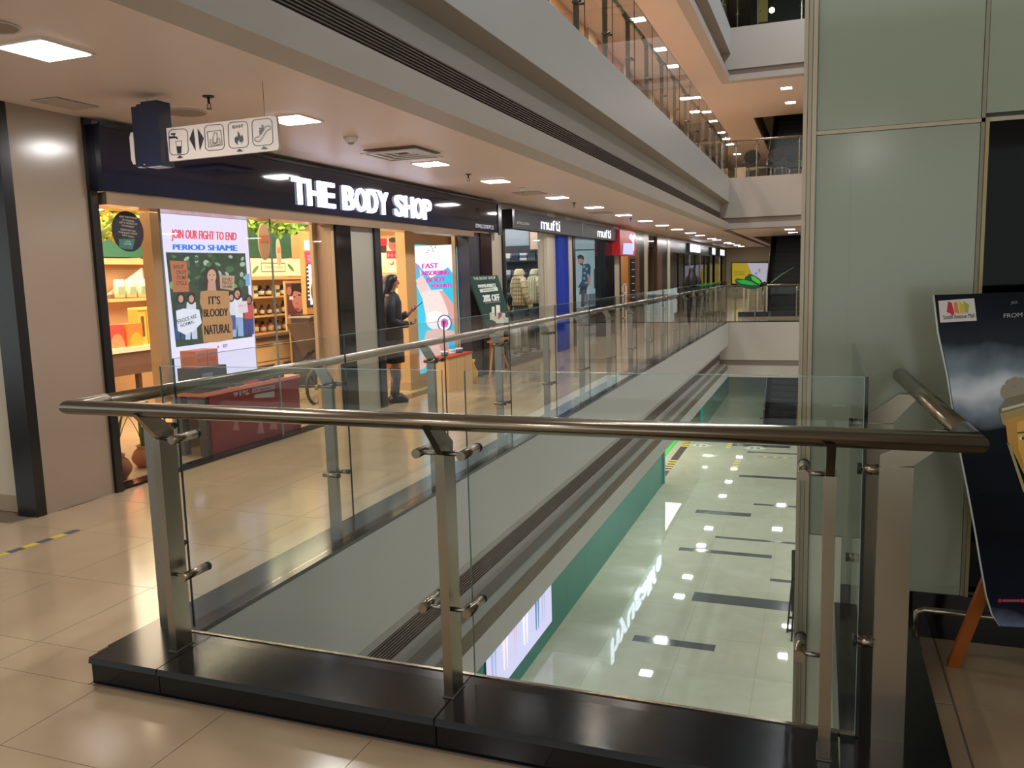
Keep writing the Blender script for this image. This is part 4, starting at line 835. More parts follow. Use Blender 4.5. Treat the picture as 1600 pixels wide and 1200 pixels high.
b = MB(); fv = Vector((math.sin(math.radians(56)), math.cos(math.radians(56)), 0)); b.bar(pc - fv * .055 + Vector((0, 0, -.04)), pc + fv * .055 + Vector((0, 0, .04)), .075, .010, M('121214', .2)); b.build('case', t)
b = MB(); b.bar(pc - fv * .052 + Vector((0, 0, -.030)), pc + fv * .046 + Vector((0, 0, .041)), .066, .004, M('8fa4c8', .3, emit=.6)); b.build('phone_screen', t)
mp, W2 = person('man in dark jacket walking away by the far shop front, back turned', (-3.75, 26.2, 0), 1.72, math.radians(6),
    (M('8a6250', .5), M('161214', .5), M('22222a', .7), M('1b1b20', .7), M('1d1d24', .7)), skirt=False)

# ================================================================== CLOTHES SHOP
t = thing('shop_sign', 'dark signboard with two white lowercase words over the clothes shop', 'sign', (-5.05, 17.6, 2.4))
part(t, 'board', (-5.15, -4.98, 13.6, 21.3, 2.42, 2.73, M('232224', .5, var=.1, scale=2, spec=.2))); part(t, 'end_cap', (-5.15, -4.97, 13.5, 13.6, 2.41, 2.74, M('0f1016', .2)))
for y in (18.0, 19.0): part(t, 'seam', (-4.98, -4.977, y, y + .02, 2.42, 2.73, BLACK))
SIGNW = M('e8ecf4', .5, emit=1.0)
letters(t, 'mufti', lambda u, v: Vector((-4.98, 15.05 + u * 1.25, 2.465 + v * .20)), 1, SIGNW, Vector((1, 0, 0)), .008, .004)
letters(t, 'mufti', lambda u, v: Vector((-4.98, 19.3 + u * 1.35, 2.465 + v * .20)), 1, SIGNW, Vector((1, 0, 0)), .008, .004)
P = Print(lambda p: Vector((-4.979, p[0], p[1])), (1, 0, 0), .3); P.text('BUYWELL CLOTHING', (13.75, 2.50), (14.4, 2.50), (14.4, 2.545), (13.75, 2.545), 'a9abb0'); P.build(t, 'small_print')
S('wall_shop_2', (-8.2, -8.1, 13.6, 21.9, 0, 2.85, M('8f9498', .5)), (-8.1, -5.72, 21.8, 21.9, 0, 2.8, M('b5bcc0', .5)), (-8.1, -5.4, 13.26, 13.36, 0, 2.8, M('9a9a98', .5)), (-8.1, -5.70, 18.0, 18.1, 0, 2.8, M('8d9398', .5)))
S('ceiling_shop_2', (-8.1, -5.36, 13.4, 21.9, 2.72, 2.80, M('c5c5c0', .5)))
s2 = struct('window_2')
for (y0, y1) in ((13.55, 14.6), (14.61, 15.95), (17.95, 19.1), (19.11, 20.62)): part(s2, 'pane', (-5.235, -5.225, y0, y1, .1, 2.5, G_SHOP))
t = thing('blue_curtain', 'bright blue pleated curtain covering the pillar beside the clothes shop', 'curtain', (-5.12, 16.85, 0))
b = MB(); ring = [(-5.09 + .03 * math.sin(i * 1.9), 16.5 + (i / 22) * .7, 0) for i in range(23)] + [(-5.15, 17.2, 0), (-5.15, 16.5, 0)]; b.prism(ring, (0, 0, 2.405), M('1438a8', .6)); b.build('cloth', t)
SH_Y = (14.75, 15.55, 16.25)
def shirt(y, x, col, stripe, lab, s=1.0, checks=False):
    t = thing('shirt_display', lab, 'shirt', (x, y, 0), 'dressed torso forms in the clothes window'); m = M(col, .75, var=.06, scale=8); B = Vector((x, y, 0)); z0 = 1.0
    L_, F_ = Vector((.75, -.66, 0)), Vector((.66, .75, 0))
    def W3(a, f, z): return B + L_ * a + F_ * f + Vector((0, 0, z))
    n = 20
    def rg(z, a, f, f0=0.): return [W3(a * math.cos(6.2832 * i / n), f0 + f * math.sin(6.2832 * i / n), z) for i in range(n)]
    prof = [(z0, .20, .15), (1.12, .175, .125), (1.30, .18, .12), (1.45, .205, .125), (1.54, .20, .11), (1.59, .15, .09), (1.63, .075, .065)]
    b = MB(); b.rings([rg(z, a, f) for z, a, f in prof], m); b.build('shirt_body', t)
    b = MB(); b.rings([[W3(a * math.cos(t_), .01 + f * math.sin(t_) + (.0), z) for t_ in [math.radians(110 + 320 * k / 15) for k in range(16)]] for z, a, f in ((1.60, .085, .085), (1.68, .080, .080), (1.74, .058, .065), (1.70, .095, .10), (1.62, .13, .12))], M(col, .7), False); b.build('collar', t)
    sl = []
    for s_ in (1, -1):
        pth = [W3(.165 * s_, 0, 1.545), W3(.235 * s_, -.01, 1.42), W3(.26 * s_, -.01, 1.25), W3(.25 * s_, .05, 1.12), W3(.215 * s_, .12, 1.01)]
        b = MB(); b.tube(pth, [.062, .066, .058, .052, .046], m, 14); o_ = b.build('sleeve', t); sl.append((pth, o_))
        b = MB(); b.tube([pth[-1], pth[-1] + (pth[-1] - pth[-2]).normalized() * .05], [.052, .054], M(col, .7), 14); b.build('cuff', t)
    if stripe:
        ms = M(stripe, .75)
        for i in range(16):
            a = 2 * math.pi * i / 16; b = MB(); dw = .055 if checks else .035
            R_ = [[W3((aa + .003) * math.cos(a - dw), (ff + .003) * math.sin(a - dw), z), W3((aa + .003) * math.cos(a + dw), (ff + .003) * math.sin(a + dw), z)] for z, aa, ff in prof[:6]]
            for q0, q1 in zip(R_, R_[1:]): b.face([q0[0], q0[1], q1[1], q1[0]], ms, True)
            b.build('stripe', t)
        if checks:
            for z in (1.04, 1.12, 1.20, 1.28, 1.36, 1.44, 1.52):
                aa = [q for q in prof if q[0] <= z][-1]; ab = [q for q in prof if q[0] > z][0]; k_ = (z - aa[0]) / (ab[0] - aa[0]); ra, rf = aa[1] + (ab[1] - aa[1]) * k_ + .004, aa[2] + (ab[2] - aa[2]) * k_ + .004
                b = MB(); b.rings([rg(z, ra, rf), rg(z + .022, ra, rf)], ms, False); b.build('check_band', t)
        for pth, o_ in sl:
            for k_ in range(1, 6):
                f_k = k_ / 6 * 4; i0 = int(f_k); p_ = pth[i0].lerp(pth[min(4, i0 + 1)], f_k - i0); d_ = (pth[min(4, i0 + 1)] - pth[i0]).normalized()
                b = MB(); b.tube([p_, p_ + d_ * .016], [(.064, .066, .060, .054, .05)[i0] + .002] * 2, ms, 14); b.build('band', o_)
    b = MB(); b.rings([rg(1.06, .13, .11), rg(.90, .16, .125), rg(.75, .155, .12), rg(.45, .12, .10)], M('2e4652', .7)); b.build('jeans_hip', t)
    b = MB(); b.tube([W3(0, 0, .46), W3(0, 0, .04)], .02, STEELD, 8); b.lathe(W3(0, 0, .0), [(.16, 0), (.15, .03)], STEELD, 16); b.build('pole', t)
    return t
shirt(14.70, -5.80, 'd9a21c', None, 'yellow shirt on a torso form, leftmost in the clothes window')
shirt(16.04, -5.80, 'd8c49a', '9a8358', 'beige checked shirt on a torso form, middle of the three', checks=True)
shirt(17.03, -5.80, 'd2c6a0', '6b6f5c', 'beige striped shirt on a torso form, nearest the blue curtain')
t = thing('framed_picture', 'framed photo of a man in white high inside clothes shop', 'picture', (-6.5, 19, 2.3))
t.location = (-6.6, 17.2, 2.3)
f0, f1 = ony((826, 360), 17.93), ony((857, 391), 17.93); part(t, 'frame', (f0.x, f1.x, 17.94, 17.995, f1.z, f0.z, M('4a3a30', .4)))
P = Print(lambda p: Vector((f0.x + (f1.x - f0.x) * p[0], 17.938, f1.z + (f0.z - f1.z) * p[1])), (0, -1, 0), .25); P.rect(.06, .08, .94, .92, 'b99a84'); P.poly([(.4, .08), (.9, .08), (.86, .5), (.7, .62), (.55, .5)], 'd6cfc6'); P.ell(.7, .72, .08, .14, '8f6a54'); P.ell(.7, .82, .085, .07, '2a2220'); P.build(t)
for i, z in enumerate((.35, .75, 1.15, 1.55, 1.92)):
    nm = ('first', 'second', 'third', 'fourth', 'fifth')[i]; t = thing('garment_shelf', 'dark wall shelf of folded garments in clothes shop, %s from floor' % nm, 'shelf', (-6.2, 17.85, z), 'garment shelves in the clothes shop')
    part(t, 'board', (-6.80, -5.74, 17.66, 17.99, z, z + .025, M('3a3d42', .4))); part(t, 'backing', (-6.80, -5.74, 17.975, 17.99, z + .03, z + .36, M('2c3036', .5)))
    for j in range(5):
        x = -6.68 + j * .20; c_ = ('1f2c48', '2c3c5c', 'c9ccd0', '26364a', '39424c', 'd8d4c8', '1a2238')[(i * 3 + j * 2) % 7]
        g = thing('folded_garment', 'stack of folded garments, %s on %s dark wall shelf' % (LR[j], nm), 'clothing', (x, 17.8, z + .025), 'folded garments in the clothes shop')
        for q_ in range(3): part(g, 'fold', (x - .085, x + .085, 17.68 + q_ * .004, 17.92, z + .026 + q_ * .055, z + .076 + q_ * .055, M(c_ if (q_ + j) % 3 else '59606a', .8)))
t = thing('garment_rack', 'low rack of white and grey clothes behind the easel sign', 'rack', (-5.7, 14.6, 0))
b = MB(); b.tube([(-5.37, 13.8, .05), (-5.37, 13.8, .75), (-5.37, 15.4, .75), (-5.37, 15.4, .05)], .015, STEELD, 8); b.build('rail', t)
for i in range(7):
    y = 13.95 + i * .2; b = MB(); b.loft([((-5.37, y, .25), .05, .05), ((-5.37, y, .5), .05, .04), ((-5.37, y, .72), .03, .02)], M(('d9d6cc', '8f8a84', 'b9b2a6', 'e4e2da')[i % 4], .8), 10); b.build('garment', t)
# window 2 poster
t = thing('fashion_poster', 'large pale poster of a man in printed blue shirt behind glass', 'poster', (-5.6, 19.3, .3))
c9 = crop(780, 300, 6, 'x', -5.60); XP = -5.60
p0, p1 = onx((893, 372), XP), onx((948, 372), XP)
part(t, 'board', (-5.64, -5.605, p0.y, p1.y, .25, 2.42, M('a9bcc2', .4)))
P = Print(c9, (1, 0, 0), .55); P.poly([(690, 440), (930, 455), (975, 1050), (770, 1090), (690, 1080)], '9fb9c0'); P.line([(692, 545), (930, 540), (930, 900)], 10, '20262c')
P.poly([(780, 680), (840, 670), (858, 700), (852, 830), (828, 890), (768, 882), (775, 790)], '35566a'); P.poly([(760, 880), (825, 885), (815, 960), (800, 1040), (815, 1050), (790, 1080), (765, 1075), (770, 960), (748, 960)], '222e48'); P.poly([(770, 840), (785, 850), (750, 900), (735, 895)], '2b465a'); P.poly([(828, 780), (856, 790), (856, 880), (835, 870)], 'b98f84')
P.ell(762, 640, 30, 42, 'b98a74', 16, -.2); P.poly([(730, 600), (762, 585), (790, 605), (794, 640), (778, 628), (738, 628)], '221c1e'); P.poly([(752, 665), (772, 672), (785, 655), (780, 685), (765, 690)], '3a2a28')
for (x, y) in ((795, 700), (820, 720), (800, 760), (830, 780), (795, 810), (815, 850)): P.ell(x, y, 10, 14, '86a5b0', 8, x)
P.poly([(885, 720), (910, 720), (908, 900), (885, 905)], '5a4440'); P.poly([(800, 960), (900, 950), (900, 1060), (800, 1060)], '5f7078'); P.rect(915, 830, 945, 1000, 'dfe8ea'); P.build(t)
# ================================================================== THIRD SHOP AND FURTHER SHOPS
t = thing('shop_sign', 'red box sign with glowing white emblem on the third shop', 'sign', (-5.0, 22.6, 2.05)); a, b_ = onx((963, 380), -4.9), onx((993, 380), -4.9)
part(t, 'box', (-5.15, -4.9, max(21.32, a.y), b_.y, 2.06, 2.72, M('a81c28', .35, emit=.12)))
P = Print(crop(960, 340, 6.665, 'x', -4.895), (1, 0, 0), 1.); P.poly([(95, 265), (195, 270), (195, 385), (88, 380)], 'a9b0f0', e=.95); P.poly([(152, 190), (175, 165), (188, 190), (210, 175), (222, 185), (205, 250), (205, 345), (195, 345), (190, 260), (170, 230), (152, 215)], 'c6ccf6', e=.95); P.build(t)
S('wall_shop_3', (-8.2, -8.1, 22.0, 50, 0, 2.85, M('b58a58', .5)), (-8.1, -5.4, 25.6, 25.7, 0, 2.8, M('9a7448', .5)), (-8.1, -5.4, 32.5, 32.6, 0, 2.8, M('5a4a3c', .5)))
t = thing('wall_display', 'tall honey display panel with small shelves in the third shop', 'display', (-6.8, 24.5, 0))
part(t, 'panel', (-6.9, -6.8, 23.6, 25.3, 0, 2.5, M('c08a4a', .5)))
for z in (.9, 1.3, 1.7, 2.05): part(t, 'shelf', (-6.8, -6.6, 23.8, 25.0, z, z + .03, M('e0b878', .5)))
for i in range(6):
    g = thing('gift_item', 'small glowing cream item, %s on the honey display panel' % LR[i], 'ornament', (-6.7, 23.9 + i * .2, 1.33), 'items on the honey display panel'); b = MB(); b.lathe((-6.7, 23.9 + i * .2, 1.33), [(.03, 0), (.06, .08), (.02, .2)], M('f2dcb0', .5), 10); b.build('body', g); b = MB(); b.lathe((-6.7, 23.9 + i * .2, 1.53), [(.03, 0), (.01, .04)], M('b9803c', .5), 8); b.build('top', g)
t = thing('menu_board', 'narrow black listing board on the right of the third shop', 'board', (-5.3, 24.4, .6)); a, b_ = onx((986, 420), -5.10), onx((992.5, 420), -5.10)
part(t, 'panel', (-5.12, -5.10, a.y, b_.y, 0, 2.0, BLACK))
for i in range(6): part(t, 'text_line', (-5.10, -5.097, a.y + .1, b_.y - .1, 1.88 - i * .2, 1.90 - i * .2, M('b9b4aa', .5)))
t = thing('metal_stool_rack', 'white metal lattice rack at foot of third shop', 'rack', (-5.3, 23.5, 0))
for y in (23.1, 23.5): part(t, 'upright', (-5.26, -5.22, y, y + .04, 0, 1.3, M('c9cac8', .4)))
for z in (.3, .65, 1.0, 1.25): part(t, 'rung', (-5.26, -5.22, 23.1, 23.54, z, z + .04, M('c9cac8', .4)))
w4 = struct('window_3'); y0, y1 = fy(1014), fy(1027); part(w4, 'pane', (-5.22, -5.21, y0, y1, 0, 2.78, G_SHOP)); part(w4, 'blind', (-5.6, -5.5, y0, y1, 0, 2.15, M('93774f', .5))); 
w5 = struct('window_4'); y0, y1 = fy(1052), fy(1109)
part(w5, 'back_panel', (-6.0, -5.9, y0, y1, 0, 2.8, M('1c2730', .3)))
ny = 7
for i in range(ny): ya, yb2 = y0 + (y1 - y0) * i / ny, y0 + (y1 - y0) * (i + 1) / ny; part(w5, 'pane', (-5.23, -5.22, ya + .01, yb2 - .01, 0, 2.3, G_SHOP)); part(w5, 'mullion', (-5.26, -5.19, yb2 - .03, yb2 + .03, 0, 2.3, M('8f9498' if i in (2, 4) else '15171a', .3, .5)))
part(w5, 'header', (-5.3, -5.15, y0, y1, 2.3, 2.8, M('4b5156', .25, .6)))
for (pa_, pb_, lab) in ((1079, 1094, 'bright white lit sign on the grey glass shop front far down gallery'), (1113, 1117.5, 'small lit sign on the dark shop front beyond the grey one'), (1125.5, 1132, 'last small white lit sign at the far end of shop row')):
    ya, yb2 = fy(pa_, -5.05), fy(pb_, -5.05); t = thing('shop_sign', lab, 'sign', (-5.05, ya, 2.4)); part(t, 'sign_case', (-5.15, -5.055, ya - .2, yb2 + .2, 2.35, 2.75, M('2a2e38', .3))); part(t, 'lit_face', (-5.055, -5.05, ya, yb2, 2.40, 2.70, M('e4ecff', .5, emit=2.5 if pa_ < 1100 else 1.2)))

# ================================================================== CEILING FITTINGS
def downlight(x, y, z, s, lab, grp, sy=None, watt=10., col=NEUT):
    t = thing('ceiling_light', lab, 'light', (x, y, z), grp); sy = sy or s
    part(t, 'frame', (x - s / 2 - .02, x + s / 2 + .02, y - sy / 2 - .02, y + sy / 2 + .02, z - .008, z + .01, M('d9d2c8', .4)))
    part(t, 'diffuser', (x - s / 2, x + s / 2, y - sy / 2, y + sy / 2, z - .012, z - .008, LAMP))
    l = area('lamp', (0, 0, -.016), s, sy, watt, col); l.parent = t; return t
W_G, W_F, W_U, W_L, W_N, W_O = 17., 14., 40., 10., 7., 38.
ys = [3.42, 5.62, 8.45, 10.4, 13.14, 15.5, 18.0, 20.4, 22.7, 25.2, 27.9, 30.2, 33.6, 35.3, 39.4, 41.1, 44.1, 46.5]
for i, y in enumerate(ys):
    x = -3.86 if y < 6 else -4.05; downlight(x, y, 2.85, .30, '%s square downlight in the main gallery ceiling' % ORD[i], 'square downlights over the main gallery', watt=W_G)
downlight(-.97, 28.4, 2.85, .3, 'nearer square downlight before the main escalator', 'downlights before the main escalator', watt=W_F); downlight(-.95, 30.9, 2.85, .3, 'farther square downlight before the main escalator', 'downlights before the main escalator', watt=W_F)
for i, y in enumerate((14.2, 16.7, 19.32, 22.04, 23.95, 28.5, 31.2, 33.2, 36.06, 37.87, 39.6, 43)): downlight(-3.98, y, 7.25, .32, '%s square downlight in the orange upper gallery ceiling' % ORD[i], 'square downlights over the upper gallery', watt=W_U, col=(1, .77, .60))
downlight(-1.14, 28.45, 7.25, .32, 'nearer square downlight before the upper escalator', 'downlights before the upper escalator', watt=W_U, col=(1, .85, .74)); downlight(-1.1, 30.92, 7.25, .32, 'farther square downlight before the upper escalator', 'downlights before the upper escalator', watt=W_U, col=(1, .85, .74))
for i, y in enumerate((5.0, 7.6, 10.76, 11.83, 13.07, 15.0, 16.05, 18.06, 19.37, 22.35, 23.96, 25.6, 27.3)): downlight(-3.38, y * 1.42, -1.76, .26, '%s square downlight under the main gallery, mirrored in lower floor' % ORD[i], 'square downlights of the lower hall', watt=W_L, col=(1, .98, .90))  # the two nearest are added out of view to brighten the near lower floor
for i, (x, y) in enumerate(((-1.2, 28.0), (-1.2, 31.0))): downlight(x, y, -1.76, .3, ('nearer' if i == 0 else 'farther') + ' square downlight before the lower escalator', 'downlights before the lower escalator', watt=W_L, col=(1, .98, .90))
for i, (x, y) in enumerate(((-2.2, .6), (-.4, .4), (.42, -2.1), (-2.6, -1.8))): downlight(x, y, 2.85, .3, 'square downlight over the near walkway, %s' % LR[i], 'downlights over the near walkway', watt=W_N)
for i, (x, y) in enumerate(((-2.0, 1.2), (-.6, 1.2), (.8, 1.2))): downlight(x, y, -1.76, .3, 'added fill downlight under the near walkway, %s' % LR[i], 'added fill downlights under the near walkway', watt=24.)  # unseen lamps, added to lift the near lower floor and fascia
for k_ in (0, 1, 2):  # out-of-view lamps, added to light the fascias that face them
    for i in range(8): downlight(4.3, 6.5 + i * 3.2, ST * k_ - 1.545, .3, '%s added downlight of the unseen %s gallery across the atrium' % (ORD[i], ('lower', 'main', 'upper')[k_]), 'added downlights of the unseen gallery across the atrium', watt=(46., 36., 20.)[k_])
for i in range(6): downlight(0., 5 + i * 4., 11.99, .5, '%s added fill lamp high over the atrium, out of view' % ORD[i], 'added fill lamps high over the atrium', watt=95., col=(.90, .96, 1))  # unseen fill lamps, added for general light in the atrium
for i, (x, y) in enumerate(((-6.2, 10.6), (-6.4, 12.0), (-7.4, 8.0), (-9.5, 9.0))):
    t = thing('shop_downlight', 'round lamp in the warm shop ceiling, %s' % LR[i], 'light', (x, y, 2.70), 'round lamps in the cosmetics shop'); b = MB(); b.lathe((x, y, 2.675), [(.11, 0), (.12, .025)], M('efe4d0', .5), 18); b.build('rim', t); b = MB(); b.lathe((x, y, 2.670), [(.09, 0), (.09, .005)], M('fff0d4', .5, emit=12.), 18); b.build('lens', t)
# air diffuser
t = thing('air_diffuser', 'square white air diffuser between the second and third downlights', 'vent', (-3.9, 7.5, 2.85)); GR = M('d8cfc4', .4)
for k, s in enumerate((.30, .235, .17, .105)):
    b = MB(); z = 2.84 - .012 * (3 - k) * .6
    for (x0, x1, y0, y1) in ((-s, s, -s, -s + .03), (-s, s, s - .03, s), (-s, -s + .03, -s + .03, s - .03), (s - .03, s, -s + .03, s - .03)): b.box(-3.9 + x0, -3.9 + x1, 7.5 + y0, 7.5 + y1, z - .012, z, GR)
    b.build('louvre_ring', t)
part(t, 'dark_core', (-4.18, -3.62, 7.22, 7.78, 2.842, 2.849, M('6b6058', .6)))
def detector(x, y, lab):
    t = thing('smoke_detector', lab, 'smoke detector', (x, y, 2.85)); b = MB(); b.lathe((x, y, 2.80), [(.035, 0), (.05, .012), (.055, .03), (.065, .034), (.065, .05)], M('dcd6cc', .4), 20); b.build('base', t); b = MB(); b.lathe((x, y, 2.785), [(.02, 0), (.03, .015)], M('8f8a84', .5), 12); b.build('sensor', t)
detector(-3.9, 6.53, 'white round smoke detector left of the air diffuser'); detector(-4.05, 11.45, 'white round smoke detector beyond the fourth downlight')
def sprinkler(x, y, lab):
    t = thing('sprinkler', lab, 'sprinkler', (x, y, 2.85), 'fire sprinklers in the main gallery ceiling'); m = M('3a2c26', .35, .8)
    b = MB(); b.lathe((x, y, 2.842), [(.035, 0), (.04, .008)], m, 14); b.build('escutcheon', t); b = MB(); b.tube([(x, y, 2.842), (x, y, 2.80)], .009, m, 8); b.tube([(x - .012, y, 2.80), (x - .014, y, 2.77)], .003, m, 5); b.tube([(x + .012, y, 2.80), (x + .014, y, 2.77)], .003, m, 5); b.build('body', t); b = MB(); b.lathe((x, y, 2.765), [(.018, 0), (.018, .003)], m, 10); b.build('deflector', t)
for i, (x, y) in enumerate(((-3.87, 4.68), (-4.07, 9.53), (-4.1, 14.3), (-4.15, 19.2), (-4.1, 23.7))): sprinkler(x, y, '%s dark sprinkler head in the main gallery ceiling' % ORD[i])
for (x, y, r, lab) in ((-4.37, 5.02, .14, 'flat round speaker disc above the pictogram sign'), (-3.72, 3.02, .10, 'flat round ceiling disc beside the nearest downlight')):
    t = thing('ceiling_speaker', lab, 'speaker', (x, y, 2.85)); b = MB(); b.lathe((x, y, 2.842), [(r, 0), (r, .008)], M('9f8b80', .6), 28); b.build('grille', t); b = MB(); b.torus((x, y, 2.845), (0, 0, 1), r + .008, .006, M('c9bcae', .5), 28, 5); b.build('rim', t)
for (x, y, w_, l, lab) in ((-4.85, 4.42, .22, .34, 'flat access panel in the ceiling above the marble corner'), (-4.2, 12.2, .4, .5, 'flat access panel in the ceiling just before the fifth downlight'), (-4.3, 17.0, .4, .5, 'flat access panel in the ceiling above the clothes shop')):
    t = thing('access_panel', lab, 'panel', (x, y, 2.85)); part(t, 'door', (x - w_ / 2, x + w_ / 2, y - l / 2, y + l / 2, 2.842, 2.848, M('c0aea4', .5))); part(t, 'gap_frame', (x - w_ / 2 - .008, x + w_ / 2 + .008, y - l / 2 - .008, y + l / 2 + .008, 2.8485, 2.8495, M('5f544c', .6)))
# hanging pictogram sign and dark block
t = thing('direction_sign', 'long white hanging pictogram sign with tap, exit and escalator symbols', 'sign', (-3.8, 4.5, 2.42))
cs = crop(190, 150, 6.154, 'y', 4.485)
q = [cs(p) for p in ((428, 310), (1440, 188), (1480, 195), (1490, 215), (1512, 490), (1505, 512), (1485, 522), (460, 628))]
b = MB(); b.prism(q, (0, .025, 0), M('d0c3b8', .45)); b.build('panel', t)
P = Print(cs, (0, -1, 0), 0.); IK = '1d1a24'
def rrect(x0, y0, x1, y1, dy, r=40, w_=7):
    pts = []
    for (cx_, cy_, a0) in ((x0 + r, y0 + r, 180), (x1 - r, y0 + r + 0, 270), (x1 - r, y1 - r, 0), (x0 + r, y1 - r, 90)):
        for k in range(5):
            a = math.radians(a0 + k * 22.5); px = cx_ + r * math.cos(a); py = cy_ + r * math.sin(a); pts.append((px + (py - y0) * .05, py - (px - x0) * dy))
    pts.append(pts[0]); P.line(pts, w_, IK)
rrect(452, 325, 632, 570, .06); rrect(796, 285, 978, 528, .08); rrect(1022, 256, 1210, 505, .08); rrect(1252, 230, 1445, 482, .08)
P.poly([(455, 390), (500, 388), (500, 375), (475, 375), (475, 360), (520, 357), (520, 372), (510, 375), (512, 388), (535, 392), (545, 412), (530, 415), (520, 405), (460, 410)], IK)
P.line([(522, 437), (578, 430), (574, 550), (540, 553), (522, 437)], 4, IK); P.poly([(530, 485), (578, 482), (574, 550), (540, 553)], IK)
P.poly([(692, 312), (655, 415), (714, 528), (706, 420)], IK); P.poly([(732, 312), (792, 405), (755, 522), (742, 415)], IK)
P.line([(825, 345), (955, 328), (970, 470), (840, 492), (825, 345)], 4, IK); P.line([(880, 400), (895, 352), (918, 355), (922, 395), (912, 455), (890, 458), (880, 400)], 4, IK); P.line([(852, 420), (872, 418), (874, 455), (930, 448), (925, 408), (945, 405), (950, 465), (858, 475), (852, 420)], 4, IK)
P.text('EXIT', (1070, 312), (1172, 300), (1172, 274), (1070, 286), IK, .01)
P.poly([(1120, 335), (1140, 380), (1150, 395), (1160, 370), (1170, 420), (1150, 470), (1158, 430), (1140, 445), (1130, 405), (1115, 440), (1118, 470), (1095, 445), (1090, 410), (1108, 385), (1112, 410), (1122, 380)], IK)
P.line([(1290, 400), (1320, 392), (1345, 360), (1385, 295), (1420, 285), (1438, 305), (1420, 325), (1398, 330), (1350, 410), (1330, 435), (1295, 438), (1282, 420), (1290, 400)], 5, IK)
for (x, y) in ((1335, 315), (1356, 288)): P.ell(x, y, 7, 9, IK); P.poly([(x - 6, y + 12), (x + 7, y + 10), (x + 6, y + 50), (x - 4, y + 55)], IK)
for (x, y) in ((568, 585), (1140, 522), (1375, 498)): P.poly([(x - 30, y + 14), (x + 30, y + 6), (x, y - 14)], IK)
P.build(t, 'pictograms')
hk = onz((411, 127), 2.85); b = MB(); b.tube([(hk.x, 4.497, 2.85), (hk.x, 4.497, 2.63)], .002, STEELD, 5); b.build('wire', t)
t.location.z = 2.42
t = thing('hanging_signs', 'cluster of navy sign boards seen edge-on left of the pictogram sign', 'sign', (-4.2, 4.5, 2.4)); NV = M('10142e', .3)
for (x0, x1, y0, y1, z0, z1) in ((-4.355, -4.30, 4.49, 4.56, 2.40, 2.79), (-4.282, -4.235, 4.46, 4.56, 2.41, 2.795), (-4.215, -4.08, 4.43, 4.55, 2.385, 2.80)): part(t, 'board', (x0, x1, y0, y1, z0, z1, NV)); part(t, 'sheen_strip', (x0 + .01, x1 - .01, y0 + .01, y1 - .02, z0 - .006, z0, M('d5d4e6', .4)))  # strips below the boards: light reflected on their undersides, painted as pale colour
b = MB(); b.prism([(-4.40, 4.5, 2.45), (-4.40, 4.5, 2.60), (-4.385, 4.5, 2.63), (-4.356, 4.5, 2.63), (-4.356, 4.5, 2.42), (-4.385, 4.5, 2.42)], (0, .02, 0), M('d0c3b8', .45)); b.build('sign_end', t)
b = MB(); b.tube([(-4.27, 4.55, 2.79), (-4.27, 4.55, 2.85)], .002, STEELD, 5); b.build('wire', t)

# ================================================================== BALUSTRADES
def standoff(parent, post_c, along, out, z, sides=(1, -1), r=.017, off=.09, d0=-.03, d1=.12):
    """rod through the post with a short cylinder to the glass on each side"""
    for s in sides:
        b = MB(); c = Vector((post_c[0], post_c[1], z)); a = Vector(along) * s; o = Vector(out)
        b.tube([c + a * .015 , c + a * off], .008, STEELD, 10)
        b.tube([c + a * off + o * d0, c + a * off + o * (d1 - .012)], r, STEEL, 14); b.build('standoff', parent)
        b = MB(); b.tube([c + a * off + o * (d1 - .012), c + a * off + o * d1], r * 1.06, M('141414', .5), 14); b.build('washer', parent)
def post(parent, p, along, out, zb, zr, rail_off, wid=.035, dep=.09, m=STEEL):
    """flat post: p centre at base, out = towards the glass; the head leans back to the rail"""
    a = Vector(along) * wid / 2; o = Vector(out); B = Vector((p[0], p[1], zb)); zs = zr - .13
    b = MB(); b.hexa([B - a - o * dep / 2, B + a - o * dep / 2, B + a + o * dep / 2, B - a + o * dep / 2] + [q + Vector((0, 0, zs - zb)) for q in (B - a - o * dep / 2, B + a - o * dep / 2, B + a + o * dep / 2, B - a + o * dep / 2)], m)
    pt = b.build('post', parent)
    # leaning head plate
    T = Vector((p[0], p[1], zs)); ah = a * .72; rc = Vector((p[0], p[1], zr - .012)) - o * rail_off
    prof = [T + o * (dep / 2 - .001), T + o * (dep / 2 - .001) + Vector((0, 0, .035)), rc + o * .048, rc - o * .030, T - o * (dep / 2 - .004) + Vector((0, 0, .004))]
    b = MB(); b.prism([q - ah + Vector((0, 0, -.002)) for q in prof], ah * 2, m); b.build('head_plate', pt)
    return pt
def balustrade(lab, name='glass_balustrade'): return thing(name, lab, 'railing', (0, 0, 0))
def pane(parent, x0, x1, y0, y1, z0, z1): return part(parent, 'glass_panel', (x0, x1, y0, y1, z0, z1, G_RAIL))
def edge(parent, x0, x1, y0, y1, z0, z1, m=G_EDGE): return part(parent, 'glass_edge', (x0, x1, y0, y1, z0, z1, m))
